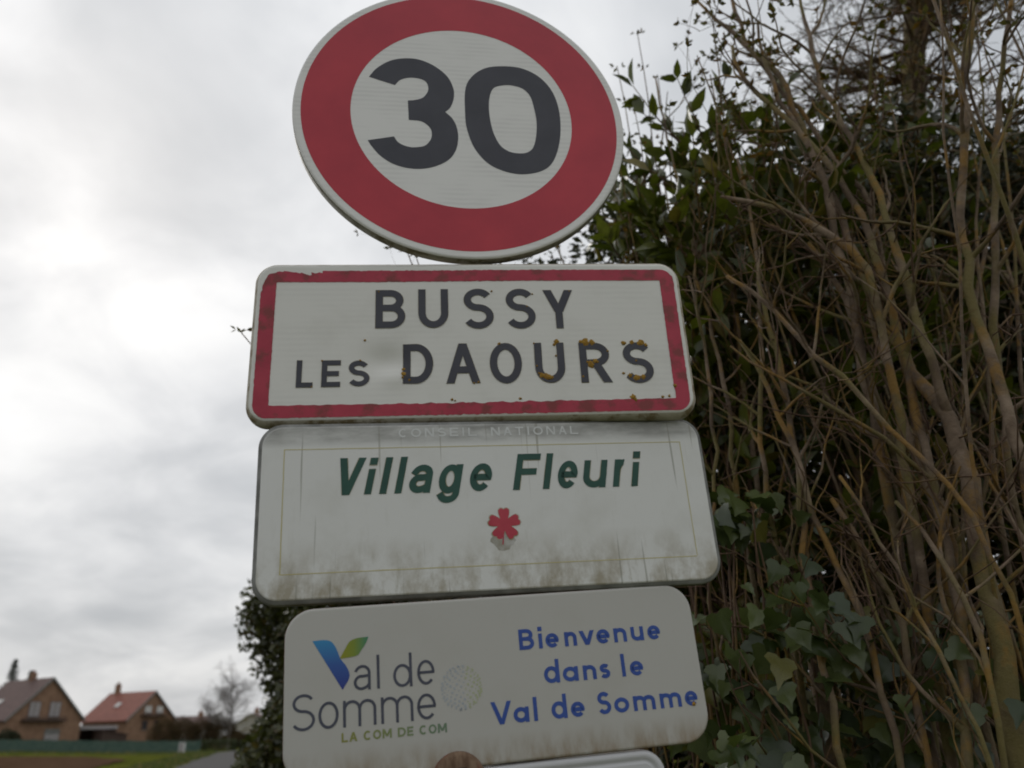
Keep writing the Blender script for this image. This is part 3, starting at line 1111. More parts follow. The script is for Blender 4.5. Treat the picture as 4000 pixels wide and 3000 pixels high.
c_ = mix_c(t_, math_n(t_, 'MULTIPLY', thin, 0.6), c_, (0.25, 0.24, 0.19, 1))
t_.links.new(c_, b_.inputs['Base Color'])

# welcome board: greyer, rust-beige run-in along its bottom and right edge
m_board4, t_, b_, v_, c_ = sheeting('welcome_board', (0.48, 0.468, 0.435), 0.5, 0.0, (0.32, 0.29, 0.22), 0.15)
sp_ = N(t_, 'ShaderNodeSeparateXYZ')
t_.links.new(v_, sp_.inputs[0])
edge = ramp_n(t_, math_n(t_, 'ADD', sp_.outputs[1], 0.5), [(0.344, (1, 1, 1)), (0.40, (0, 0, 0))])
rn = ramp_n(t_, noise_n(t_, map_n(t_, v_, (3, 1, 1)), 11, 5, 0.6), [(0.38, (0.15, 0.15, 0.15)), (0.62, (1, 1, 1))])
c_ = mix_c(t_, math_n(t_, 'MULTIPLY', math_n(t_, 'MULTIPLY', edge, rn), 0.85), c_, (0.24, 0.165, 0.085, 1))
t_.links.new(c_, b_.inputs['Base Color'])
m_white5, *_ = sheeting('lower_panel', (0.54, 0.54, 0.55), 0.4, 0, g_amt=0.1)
m_green = mottled('dark_green_print', (0.010, 0.062, 0.045), (0.018, 0.085, 0.06), 12, 0.45)
m_halo = mottled('ochre_edge', (0.27, 0.21, 0.07), (0.52, 0.50, 0.42), 24, 0.5)
m_yellow = mottled('faded_yellow_print', (0.50, 0.43, 0.16), (0.56, 0.50, 0.26), 14, 0.5)
m_fadedwhite = mottled('faded_white_print', (0.58, 0.59, 0.58), (0.68, 0.69, 0.68), 30, 0.5)
m_flower = mottled('flower_red', (0.42, 0.03, 0.055), (0.50, 0.05, 0.075), 20, 0.45)
m_blue = mottled('blue_print', (0.028, 0.07, 0.30), (0.038, 0.09, 0.35), 12, 0.5)
m_slate = mottled('slate_print', (0.055, 0.06, 0.085), (0.075, 0.08, 0.11), 12, 0.5)
m_lich = mottled('orange_lichen', (0.24, 0.13, 0.02), (0.36, 0.21, 0.035), 90, 0.95, 5, 0.8, 0.002)
m_rust = mottled('rust', (0.12, 0.07, 0.042), (0.22, 0.145, 0.095), 80, 0.9, 6, 0.7, 0.003, stretch=(1, 0.25, 1), c3=(0.17, 0.055, 0.035), s3=22)
m_rustdark = mottled('dark_rust', (0.03, 0.016, 0.01), (0.05, 0.028, 0.018), 40, 0.8)
m_stain = mottled('grey_stain', (0.30, 0.28, 0.22), (0.50, 0.49, 0.46), 30, 0.6)


def grad_mat(name, stops, axis, lo, hi):
    m, t, b = mat(name, (0.1, 0.1, 0.1), 0.5)
    s = N(t, 'ShaderNodeSeparateXYZ')
    t.links.new(coords(t), s.inputs[0])
    f = math_n(t, 'DIVIDE', math_n(t, 'SUBTRACT', s.outputs[axis], lo), hi - lo)
    t.links.new(ramp_n(t, f, stops), b.inputs['Base Color'])
    return m


m_vblue = grad_mat('logo_blue', [(0.0, (0.018, 0.03, 0.22)), (0.5, (0.025, 0.09, 0.33)), (1.0, (0.03, 0.24, 0.48))], 1, 0.0, 0.095)
m_vleaf = grad_mat('logo_leaf', [(0.0, (0.27, 0.26, 0.0)), (0.5, (0.19, 0.25, 0.02)), (1.0, (0.03, 0.21, 0.12))], 0, -0.3143, -0.2588)
m_lacom = grad_mat('tagline_green', [(0.0, (0.25, 0.25, 0.05)), (0.5, (0.21, 0.25, 0.10)), (1.0, (0.15, 0.22, 0.14))], 0, -0.312, -0.132)

# ---- post
PX = 0.03
post = thing('sign_post', 'galvanised steel post carrying the stack of village signs', 'post', matrix=LEAN @ Matrix.Translation((PX, 1.72 + 0.125, 0)))
v, f = box_data(-0.04, 0.04, -0.04, 0.04, -0.4, 3.42)
me = mesh_py('shaft', v, f, m_steel)
bm = bmesh.new()
bm.from_mesh(me)
bmesh.ops.bevel(bm, geom=[e for e in bm.edges if abs(e.verts[0].co.z - e.verts[1].co.z) > 1], offset=0.008, segments=3, affect='EDGES')
bm.to_mesh(me)
bm.free()
part('shaft', me, post)
box('cap', -0.043, 0.043, -0.043, 0.043, 3.41, 3.44, m_black, post, 0.004)
box('foot', -0.16, 0.16, -0.16, 0.16, -0.25, 0.02, m_shut, post, 0.02)


def brackets(parent, w, ys, off):
    """off = local x of the post"""
    for y in ys:
        r_ = box('rail', -w * 0.36, w * 0.36, y - 0.02, y + 0.02, -0.05, -0.0265, m_steel, parent, 0.002)
        box('clamp', off - 0.055, off + 0.055, y - 0.018, y + 0.018, -0.125, -0.048, m_steel, r_, 0.003)


# 1 round speed limit sign
D30 = 0.877
s30 = thing('speed_limit_sign', 'round white sign with red ring reading 30 at the top of the stack', 'road sign',
            matrix=sign_matrix(0.0203, 1.4862, R(9.75), R(0.86), 1.7193))
plate('plate', lambda i_: circle(D30 / 2 - i_), [(0.012, -0.028), (0, -0.027), (0, -0.008), (0.0012, -0.003), (0.005, -0.0002), (0.009, 0)], (m_white30, m_rim), s30)
poly_fill('red_ring', [circle(D30 * 0.951 / 2), list(reversed(circle(D30 * 0.667 / 2)))], 0.0004, m_red, s30)
three = [(-0.2439, 0.1132, 1), (-0.224, 0.1429), (-0.1893, 0.1709), (-0.1496, 0.1834), (-0.11, 0.1818), (-0.0709, 0.1633), (-0.0375, 0.1304), (-0.0222, 0.0901), (-0.0226, 0.0557), (-0.0332, 0.0241), (-0.0477, 0.0079, 1), (-0.0303, -0.0125), (-0.0197, -0.0421), (-0.0184, -0.0779), (-0.0262, -0.1137), (-0.0445, -0.1436), (-0.0764, -0.1651), (-0.1144, -0.1763), (-0.1516, -0.1755), (-0.1883, -0.1639), (-0.22, -0.1396), (-0.2403, -0.1118), (-0.2502, -0.0932, 1), (-0.1837, -0.0783, 1), (-0.1725, -0.0971), (-0.1494, -0.1088), (-0.1259, -0.1095), (-0.1043, -0.1026), (-0.0891, -0.0814), (-0.0866, -0.0575), (-0.0945, -0.04), (-0.1131, -0.026), (-0.1442, -0.0235, 1), (-0.1444, 0.0403, 1), (-0.125, 0.0433), (-0.1052, 0.0519), (-0.0923, 0.07), (-0.089, 0.089), (-0.0956, 0.1074), (-0.1125, 0.1158), (-0.137, 0.1173), (-0.1617, 0.1081), (-0.1768, 0.0896, 1)]
zo = [(0.0046, 0.0), (0.0105, 0.0892), (0.0331, 0.1352), (0.0706, 0.1650), (0.1176, 0.1748), (0.169, 0.1716), (0.2138, 0.1475), (0.2459, 0.1041), (0.2608, 0.0474), (0.2611, -0.0215), (0.2488, -0.0893), (0.2255, -0.1441), (0.193, -0.1719), (0.1428, -0.1837), (0.0949, -0.1756), (0.0532, -0.1512), (0.0225, -0.1056), (0.0068, -0.0468)]
zin = [(0.071, 0.0426), (0.0769, 0.0743), (0.0887, 0.0972), (0.1123, 0.1071), (0.138, 0.1087), (0.1679, 0.0991), (0.1862, 0.0747), (0.193, 0.0372), (0.1959, -0.0125), (0.1897, -0.0619), (0.1777, -0.0986), (0.1589, -0.1143), (0.1339, -0.1172), (0.1099, -0.1106), (0.0894, -0.0907), (0.0753, -0.0494), (0.0699, -0.0009)]
poly_fill('digit', [smooth_loop(three)], 0.0004, m_black, s30)
poly_fill('digit', [smooth_loop(zo), list(reversed(smooth_loop(zin)))], 0.0004, m_black, s30)
brackets(s30, 0.7, (-0.2, 0.2), 0.01)

# 2 town name sign
W2, H2 = 1.026, 0.411
s2 = thing('town_name_sign', 'white town sign with red border reading BUSSY LES DAOURS', 'road sign', matrix=sign_matrix(0.0164, 0.8314, R(5.01), R(-1.0)))
plate('plate', lambda i_: [(x, y + 0.0055) for x, y in rrect(W2, H2, 0.052, 10, i_)], [(0.012, -0.034), (0, -0.032), (0, -0.020), (0.0015, -0.0125), (0.005, -0.0065), (0.0095, -0.0025), (0.0125, -0.0004), (0.0142, 0)],
      (m_white2, m_rim_b), s2, dent, 0.011)


def border_loop(w, h, r, step, jit, notch=None):
    base = rrect(w, h, r, 8)
    out = []
    n = len(base)
    for k in range(n):
        a, b = Vector(base[k]), Vector(base[(k + 1) % n])
        L = (b - a).length
        m_ = max(1, int(L / step))
        for j in range(m_):
            p = a.lerp(b, j / m_)
            q = Vector((p.x, p.y))
            d = q.normalized()
            amt = random.gauss(0, jit)
            if notch:
                amt -= notch(q.x, q.y)
            q = q + Vector((-d.x * -amt, -d.y * -amt * 2.2))
            out.append((q.x, q.y))
    return out


def peel(x, y):
    k = 0.0
    if y > 0.15 and x < -0.36:
        k += 0.003 * (0.5 + 0.5 * math.sin(x * 330)) + (0.004 if x > -0.43 else 0.0)
    if y > 0.15 and -0.408 < x < -0.388:
        k += 0.006
    if x < -0.46 and y > 0.135:
        k += 0.003
    return k


def lowrag(x, y):
    return -0.0022 * (0.5 + 0.5 * math.sin(x * 140) * math.sin(x * 53 + 1)) if y < -0.13 else 0.0


outer = border_loop(0.989, 0.371, 0.032, 0.006, 0.0003, peel)
inner = border_loop(0.920, 0.310, 0.003, 0.006, 0.00025, lowrag)
bm = bmesh.new()
pl = [[Vector((x, y, 0)) for x, y in outer], [Vector((x, y, 0)) for x, y in reversed(inner)]]
tri = tessellate_polygon(pl)
vs = [bm.verts.new(p) for lp in pl for p in lp]
for a, b, c in tri:
    nz = (vs[b].co - vs[a].co).cross(vs[c].co - vs[a].co).z
    if abs(nz) > 1e-12:
        try:
            bm.faces.new((vs[a], vs[b], vs[c]) if nz > 0 else (vs[a], vs[c], vs[b]))
        except ValueError:
            pass
for q in np.arange(-0.49, 0.5, 0.03):
    bmesh.ops.bisect_plane(bm, geom=bm.verts[:] + bm.edges[:] + bm.faces[:], plane_co=(q, 0, 0), plane_no=(1, 0, 0))
for v in bm.verts:
    v.co.z = 0.0008 + dent(v.co.x, v.co.y)
me = bpy.data.meshes.new('red_border')
bm.to_mesh(me)
bm.free()
me.materials.append(m_red2)
part('red_border', me, s2)
yb, yt = 0.0285, 0.1325
for word, wd in (([('B', -.2289, -.160, yb + .004, yt), ('U', -.129, -.0592, yb + .003, yt + .001), ('S', -.0240, .0474, yb - .001, yt + .001), ('S', .0763, .1473, yb - .002, yt), ('Y', .1683, .2399, yb - .002, yt - .004)], 0.0168),
                 ([('L', -.4026, -.3662, -.1136, -.0474), ('E', -.3467, -.3052, -.1131, -.0483), ('S', -.2880, -.2403, -.1126, -.0485)], 0.0118),
                 ([('D', -.1647, -.0965, -.1090, -.0098), ('A', -.0666, .0107, -.1098, -.0105), ('O', .0340, .1079, -.1123, -.0107), ('U', .1387, .2082, -.1125, -.0115), ('R', .2443, .3170, -.1133, -.0125), ('S', .3458, .4166, -.1163, -.0127)], 0.0168)):
    text('lettering', word, wd, 0.0013, m_black, s2, 0, dent)
    text('lettering_edge', [(c, a - .0007, b + .0007, y0 - .0007, y1 + .0007) for c, a, b, y0, y1 in word], wd + 0.0012, 0.0009, m_halo, s2, 0, dent)
brackets(s2, W2, (-0.11, 0.11), 0.014)


def lichen(x, y, r, parent, zf):
    n = 11
    V = [(x, y, 0.0032 + zf(x, y))]
    for ring, h in ((0.55, 0.0028), (1.0, 0.0008)):
        for k in range(n):
            a = 2 * math.pi * k / n
            rr = r * ring * random.uniform(0.62, 1.25)
            px, py = x + rr * math.cos(a), y + rr * math.sin(a)
            V.append((px, py, h * random.uniform(0.7, 1.2) + zf(px, py)))
    F = [(0, 1 + k, 1 + (k + 1) % n) for k in range(n)]
    F += [(1 + k, 1 + n + k, 1 + n + (k + 1) % n, 1 + (k + 1) % n) for k in range(n)]
    part('lichen', mesh_py('lichen', V, F, m_lich, True), parent)


o2 = [(-.1625, -.085, .006), (-.1635, -.072, .004), (-.166, -.094, .003), (-.150, -.100, .003), (.192, -.009, .006), (.186, -.016, .003), (.155, -.094, .008), (.166, -.099, .008), (.175, -.100, .005), (.1425, -.070, .003), (.146, -.088, .003),
      (.262, -.012, .009), (.276, -.012, .008), (.250, -.010, .004), (.270, -.068, .009), (.281, -.060, .007), (.262, -.062, .004), (.312, -.034, .003), (.352, -.014, .006), (.372, -.012, .006), (.392, -.014, .008), (.405, -.020, .005),
      (.360, -.098, .006), (.374, -.104, .009), (.390, -.102, .007), (.345, -.091, .003), (.378, -.060, .003), (.249, -.098, .003), (.058, -.012, .0035), (.006, -.108, .003), (-.004, -.11, .0022), (.139, -.012, .0025), (.1885, -.045, .0025),
      (.361, -.152, .007), (.366, -.158, .004), (.100, -.150, .003), (-.055, -.149, .003), (-.048, -.152, .002), (.446, -.150, .003), (.430, -.152, .003), (.463, -.125, .004), (.045, .127, .0025), (.233, .126, .002), (.128, .085, .0022), (-.252, .002, .0026), (-.222, .128, .002),
      (-.3467, -.049, .0025), (-.262, -.048, .0025), (-.368, -.112, .002), (.143, .118, .002)]
for x, y, r in o2:
    lichen(x, y, r * 1.12, s2, dent)

# 3 flowered village sign
W3, H3 = 0.991, 0.381
s3 = thing('flower_village_sign', 'dirty white board reading Village Fleuri above one red flower', 'sign', matrix=sign_matrix(0.039, 0.4404, R(9.35), R(0.18), 1.722))
plate('plate', lambda i_: rrect(W3, H3, 0.052, 10, i_), [(0.010, -0.027), (0, -0.025), (0, -0.010), (0.0016, -0.0052), (0.006, -0.0046), (0.009, -0.0015), (0.012, 0)], (m_white3, m_rim_g), s3)
dy = -0.002
cap = [('V', -.3405, -.2690, .0302, .1112), ('i', -.2753, -.2438, .0305, .1107), ('l', -.2438, -.2121, .0305, .1109), ('l', -.2121, -.1802, .0305, .1112), ('a', -.1838, -.1226, .0300, .0925), ('g', -.1260, -.0600, .0065, .0915), ('e', -.0545, .0056, .0303, .0922),
       ('F', .0437, .1128, .0302, .1117), ('l', .1110, .1397, .0305, .1117), ('e', .1405, .1976, .0306, .0935), ('u', .1985, .2641, .0306, .0936), ('r', .2687, .3100, .0310, .0939), ('i', .3126, .3412, .0310, .1119)]
cap = [(c, a, b, y0 + dy, y1 + dy) for c, a, b, y0, y1 in cap]
for wd in (cap[:7], cap[7:]):
    text('lettering', wd, 0.0142, 0.0009, m_green, s3, 0.2)
    text('lettering_edge', wd, 0.0156, 0.0005, m_halo, s3, 0.2)
cn = 'CONSEIL NATIONAL'
lw = {' ': 0.016, 'I': 0.006, 'N': 0.020, 'O': 0.022}
x = -0.200
lt = []
for ch in cn:
    w_ = lw.get(ch, 0.0185)
    if ch != ' ':
        lt.append((ch, x, x + w_, 0.1535, 0.1735))
    x += w_ + 0.0082
text('faded_lettering', lt[:7], 0.0036, 0.0005, m_fadedwhite, s3)
text('faded_lettering', lt[7:], 0.0036, 0.0005, m_fadedwhite, s3)
for x0, x1, y0, y1 in ((-.4415, -.4395, -.132, .131), (.4395, .4412, -.130, .131), (-.4395, .4395, .1295, .1312), (-.4395, .4395, -.132, -.1303)):
    V, F = [], []
    n = 40
    hor = (x1 - x0) > (y1 - y0)
    for k in range(n + 1):
        t = k / n
        j = random.uniform(-0.0002, 0.0002)
        if hor:
            xx = x0 + (x1 - x0) * t
            V += [(xx, y0 + j, 0.0004), (xx, y1 + j, 0.0004)]
        else:
            yy = y0 + (y1 - y0) * t
            V += [(x1 + j, yy, 0.0004), (x0 + j, yy, 0.0004)]
    F = [(2 * k, 2 * k + 2, 2 * k + 3, 2 * k + 1) for k in range(n)]
    part('yellow_line', mesh_py('yellow_line', V, F, m_yellow), s3)


def flower(cx_, cy_, R_, grow, z, m, name):
    pts = []
    for k in range(5):
        a = 90 + 72 * k
        for da, rr in ((-36, 0.40), (-27, 0.72), (-22, 0.92), (-13, 1.0), (-6, 0.98), (0, 0.90), (6, 0.98), (13, 1.0), (22, 0.92), (27, 0.72)):
            pts.append((cx_ + (R_ * rr + grow) * math.cos(R(a + da)), cy_ + (R_ * rr + grow) * math.sin(R(a + da))))
    return poly_fill(name, [pts], z, m, s3)


def ellipse(cx_, cy_, a, b, jit=0.0, n=28):
    return [(cx_ + a * (1 + random.uniform(-jit, jit)) * math.cos(2 * math.pi * k / n), cy_ + b * (1 + random.uniform(-jit, jit)) * math.sin(2 * math.pi * k / n)) for k in range(n)]


poly_fill('flower_stain', [ellipse(0.016, -0.076, 0.026, 0.024, 0.14)], 0.0003, m_stain, s3)
flower(0.0200, -0.0455, 0.0350, 0.0022, 0.0006, m_halo, 'flower_edge')
flower(0.0200, -0.0455, 0.0350, 0.0, 0.0010, m_flower, 'flower')
poly_fill('flower_stem', [[(0.0125, -0.089), (0.0150, -0.089), (0.0185, -0.060), (0.0160, -0.060)]], 0.0011, m_flower, s3)
brackets(s3, W3, (-0.1, 0.1), -0.01)

# 4 welcome sign
W4, H4 = 0.8373, 0.3123
M4 = sign_matrix(0.0346, 0.0898, R(10.56), R(1.19))
s4 = thing('welcome_sign', 'grey white board with blue lettering reading Bienvenue dans le Val de Somme', 'sign', matrix=M4)
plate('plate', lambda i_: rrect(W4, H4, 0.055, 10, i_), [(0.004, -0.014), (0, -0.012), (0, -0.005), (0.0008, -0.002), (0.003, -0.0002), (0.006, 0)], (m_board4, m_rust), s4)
b1, b2, b3 = 0.0470, -0.0202, -0.0868
xh = 0.0280
wl = 0.0077
text('lettering', [('B', .0403, .0713, b1, b1 + .0400), ('i', .0810, .0884, b1, b1 + .0425), ('e', .0950, .1230, b1, b1 + xh), ('n', .1351, .1607, b1, b1 + xh), ('v', .1661, .1987, b1, b1 + xh), ('e', .2030, .2314, b1, b1 + xh), ('n', .2404, .2680, b1, b1 + xh), ('u', .2775, .3050, b1, b1 + xh), ('e', .3136, .3416, b1, b1 + xh)],
     wl, 0.0005, m_blue, s4)
text('lettering', [('d', .0853, .1173, b2, b2 + .0450), ('q', .1238, .1561, b2, b2 + xh), ('n', .1661, .1938, b2, b2 + xh), ('s', .2010, .2232, b2, b2 + xh)], wl, 0.0005, m_blue, s4)
text('lettering', [('l', .2480, .2557, b2, b2 + .0440), ('e', .2656, .2939, b2, b2 + xh)], wl, 0.0005, m_blue, s4)
text('lettering', [('V', -.0275, .0137, b3, b3 + .0415), ('q', .0169, .0479, b3, b3 + xh), ('l', .0573, .0650, b3, b3 + .0440)], wl, 0.0005, m_blue, s4)
text('lettering', [('d', .0935, .1251, b3, b3 + .0450), ('e', .1327, .1610, b3, b3 + xh)], wl, 0.0005, m_blue, s4)
text('lettering', [('S', .1885, .2160, b3, b3 + .0415), ('o', .2227, .2539, b3, b3 + xh), ('m', .2630, .3092, b3, b3 + xh), ('m', .3196, .3651, b3, b3 + xh), ('e', .3733, .4006, b3, b3 + xh)],
     wl, 0.0005, m_blue, s4)
text('logo_lettering', [('a', -.2884, -.2551, -.0022, .0436), ('l', -.2443, -.2390, -.0020, .0601)], 0.0053, 0.0005, m_slate, s4)
text('logo_lettering', [('d', -.2132, -.1765, -.0030, .0595), ('e', -.1668, -.1326, -.0026, .0434)], 0.0053, 0.0005, m_slate, s4)
text('logo_lettering', [('S', -.4033, -.3604, -.0650, -.0003), ('o', -.3544, -.3170, -.0650, -.0172), ('m', -.3090, -.2469, -.0655, -.0184), ('m', -.2381, -.1768, -.0655, -.0184), ('e', -.1695, -.1331, -.0650, -.0184)], 0.0053, 0.0005, m_slate, s4)
Vp = [(-0.3658, 0.0945, 1), (-0.3474, 0.0952), (-0.3334, 0.0928), (-0.3246, 0.0845), (-0.3177, 0.0703), (-0.3133, 0.0588), (-0.3021, 0.0435), (-0.2962, 0.0295), (-0.2978, 0.0196), (-0.3025, 0.0116), (-0.3095, 0.0014, 1)]
Lp = [(-0.3143, 0.0581, 1), (-0.3018, 0.0794), (-0.2946, 0.0892), (-0.2803, 0.0942), (-0.2588, 0.0953, 1), (-0.2644, 0.0835), (-0.2736, 0.0703), (-0.2808, 0.0623), (-0.2949, 0.0596)]
poly_fill('logo_stroke', [smooth_loop(Vp)], 0.0005, m_vblue, s4)
poly_fill('logo_leaf', [smooth_loop(Lp)], 0.0008, m_vleaf, s4)
lt = []
x = -0.312
for ch in 'LA COM DE COM':
    w_ = {' ': 0.0062, 'M': 0.0172, 'L': 0.0115, 'E': 0.0118}.get(ch, 0.0150)
    if ch != ' ':
        lt.append((ch, x, x + w_, -0.0908, -0.0745))
    x += w_ + 0.0026
for wd in (lt[:2], lt[2:5], lt[5:7], lt[7:]):
    text('tagline', wd, 0.0034, 0.0005, m_lacom, s4)
# pale dotted globe
m_gb = mottled('globe_blue', (0.37, 0.40, 0.43), (0.42, 0.44, 0.45), 30, 0.5)
m_gg = mottled('globe_green', (0.40, 0.43, 0.26), (0.44, 0.46, 0.32), 30, 0.5)
for nm, sgn, mm in (('globe_print', -1, m_gb), ('globe_print', 1, m_gg)):
    V, F = [], []
    pr = random.Random(3)
    for k in range(230):
        a, e = 2.39996 * k, math.acos(1 - 2 * (k + 0.5) / 230)
        px, py, pz = math.sin(e) * math.cos(a), math.cos(e), math.sin(e) * math.sin(a)
        if pz < 0 or (px < 0.15) != (sgn < 0):
            continue
        rr = 0.0021 * pr.uniform(0.6, 1.4)
        cx_, cy_ = -0.0815 + 0.0395 * px, -0.0135 + 0.0405 * py
        o_ = len(V)
        V += [(cx_ + rr * math.cos(q), cy_ + rr * math.sin(q), 0.0005) for q in (0, 1.05, 2.1, 3.14, 4.2, 5.24)]
        F.append(tuple(range(o_, o_ + 6)))
    part(nm, mesh_py(nm, V, F, mm), s4)
lichen(0.391, -0.0835, 0.0042, s4, flat)
brackets(s4, W4, (-0.09, 0.09), -0.008)
# rusted round plate and bolt over the lower edge
V, F = [], []
n = 40
prof = [(0.0, 0.012), (0.030, 0.0115), (0.043, 0.009), (0.050, 0.005), (0.052, 0.0008)]
for r_, z_ in prof[1:]:
    for k in range(n):
        a = 2 * math.pi * k / n
        V.append((r_ * math.cos(a), r_ * math.sin(a), z_ + random.uniform(-0.0004, 0.0004)))
V.append((0, 0, prof[0][1]))
c0 = len(V) - 1
F = [(c0, k, (k + 1) % n) for k in range(n)]
for r_ in range(3):
    F += [(r_ * n + k, (r_ + 1) * n + k, (r_ + 1) * n + (k + 1) % n, r_ * n + (k + 1) % n) for k in range(n)]
w_ = part('rusty_washer', mesh_py('rusty_washer', V, F, m_rust, True), s4, (-0.0975, -0.1775, 0.0), None, label='round rusty washer plate over the lower edge')
V = []
for z_, r_ in ((0.010, 0.027), (0.020, 0.027), (0.023, 0.022)):
    V += [(r_ * math.cos(R(60 * k)), r_ * math.sin(R(60 * k)), z_) for k in range(6)]
F = [(a * 6 + k, a * 6 + (k + 1) % 6, (a + 1) * 6 + (k + 1) % 6, (a + 1) * 6 + k) for a in range(2) for k in range(6)] + [tuple(range(12, 18))]
part('bolt', mesh_py('bolt', V, F, m_rustdark), w_)

# 5 lowest sign, only its upper edge in view
W5, H5 = 0.625, 0.30
s5 = thing('lower_panel_sign', 'plain white rimmed panel mounted directly below the welcome board', 'sign', matrix=M4 @ Matrix.Translation((0.0, -0.1582 - H5 / 2, -0.002)))
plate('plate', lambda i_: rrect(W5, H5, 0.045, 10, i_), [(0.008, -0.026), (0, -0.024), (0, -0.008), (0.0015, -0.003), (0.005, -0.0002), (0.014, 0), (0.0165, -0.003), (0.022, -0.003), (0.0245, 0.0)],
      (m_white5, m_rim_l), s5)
brackets(s5, W5, (-0.08, 0.08), -0.01)

# ================================================================ vegetation by the signs
m_bark = bpy.data.materials.new('shrub_bark')
m_bark.use_nodes = True
t_ = m_bark.node_tree
b_ = t_.nodes['Principled BSDF']
b_.inputs['Roughness'].default_value = 0.85
v_ = coords(t_)
c_ = ramp_n(t_, noise_n(t_, v_, 9, 5, 0.6), [(0.3, (0.065, 0.042, 0.026)), (0.5, (0.145, 0.10, 0.064)), (0.7, (0.27, 0.20, 0.14))])
l1 = ramp_n(t_, noise_n(t_, v_, 3.1, 4, 0.6), [(0.47, (0, 0, 0)), (0.58, (1, 1, 1))])
c_ = mix_c(t_, math_n(t_, 'MULTIPLY', l1, 0.8), c_, (0.14, 0.115, 0.028, 1))
l2 = ramp_n(t_, noise_n(t_, map_n(t_, v_, (1, 1, 1), (4, 7, 1)), 6.0, 5, 0.65), [(0.52, (0, 0, 0)), (0.62, (1, 1, 1))])
c_ = mix_c(t_, math_n(t_, 'MULTIPLY', l2, 0.85), c_, (0.23, 0.125, 0.022, 1))
t_.links.new(c_, b_.inputs['Base Color'])
bump(t_, b_, noise_n(t_, v_, 45, 5, 0.65), 0.9, 0.008)
m_twig = mottled('shrub_twig', (0.075, 0.042, 0.026), (0.15, 0.092, 0.058), 12, 0.85, 4, c3=(0.17, 0.105, 0.022), s3=5)
m_bud = leaf_mat('bud_leaf', (0.065, 0.058, 0.020), (0.13, 0.115, 0.034), (0.15, 0.08, 0.025), 0.25, 0.65, 0.35, 0.2)


def capped(pts, rad):
    """close both ends of a stem with a rounded tip"""
    a = (pts[0] - pts[1]) / np.linalg.norm(pts[0] - pts[1])
    b = (pts[-1] - pts[-2]) / np.linalg.norm(pts[-1] - pts[-2])
    p = np.concatenate([[pts[0] + a * rad[0] * 0.5], pts, [pts[-1] + b * rad[-1] * 0.35, pts[-1] + b * rad[-1] * 0.5]])
    r = np.concatenate([[rad[0] * 0.02], rad, [rad[-1] * 0.7, rad[-1] * 0.02]])
    return p, r


def clear_of_signs(P):
    """True where a twig neither crosses in front of the signs nor floats in the open sky beside them"""
    hd = np.hypot(P[:, 0], P[:, 1])
    az = np.degrees(np.arctan2(P[:, 0], P[:, 1]))
    el = np.degrees(np.arctan2(P[:, 2] - EYE, hd))
    return not (((P[:, 1] < 2.0) & (az < 24)).any() or ((el > 35) & (az < 10.4 + (el - 35) * 0.62)).any() or (hd < 1.9).any())


def side_growth(pts, rad, so, g, n_side, bud_P, bud_D, org, lmul=1.0, lo=0.14):
    """side branches and twigs of one stem, as its sub-parts"""
    n = len(pts)
    ch1, ch2 = [], []
    for k in range(n_side + int(g.integers(0, 4))):
        u = max(int(g.uniform(lo, 0.97) * (n - 1)), 2)
        dd = pts[u] - pts[u - 1]
        l1_ = g.uniform(0.3, 1.15) * (1.15 - 0.55 * u / n) * lmul
        q = wander(pts[u], side_dir(dd, g.uniform(0.4, 1.05), g), l1_, 9, 0.13, (0, 0, 0.55), g)
        if not clear_of_signs(q + org):
            continue
        r1 = min(rad[u] * 0.62, 0.0085)
        ch1.append((q, np.linspace(r1, r1 * 0.35, 9) * (1 + 0.18 * (g.random(9) > 0.7))))
        bud_P.append(q[-1])
        bud_D.append(q[-1] - q[-2])
        for j in range(int(g.integers(2, 6))):
            w_ = int(g.integers(2, 9))
            q2 = wander(q[w_], side_dir(q[w_] - q[w_ - 1], g.uniform(0.4, 1.15), g), g.uniform(0.08, 0.42), 6, 0.14, (0, 0, 0.7), g)
            if not clear_of_signs(q2 + org):
                continue
            r2 = min(r1 * 0.5, 0.0036)
            ch2.append((q2, np.linspace(r2, r2 * 0.45, 6)))
            for z_ in range(2, 6):
                if g.random() < 0.75:
                    bud_P.append(q2[z_])
                    bud_D.append(q2[z_] - q2[z_ - 1])
            for i_ in range(int(g.integers(0, 3))):
                z_ = int(g.integers(1, 6))
                q3 = wander(q2[z_], side_dir(q2[z_] - q2[z_ - 1], g.uniform(0.5, 1.2), g), g.uniform(0.04, 0.16), 4, 0.1, (0, 0, 0.6), g)
                ch2.append((q3, np.linspace(r2 * 0.7, r2 * 0.4, 4)))
                bud_P.append(q3[-1])
                bud_D.append(q3[-1] - q3[-2])
    for c in ch1:
        Vv, Ff = tubes([c], 6)
        part('branch', mesh_np('branch', Vv, Ff, m_bark, True), so)
    if ch2:
        Vv, Ff = tubes(ch2, 4)
        part('twigs', mesh_np('twigs', Vv, Ff, m_twig, True), so, kind='stuff')


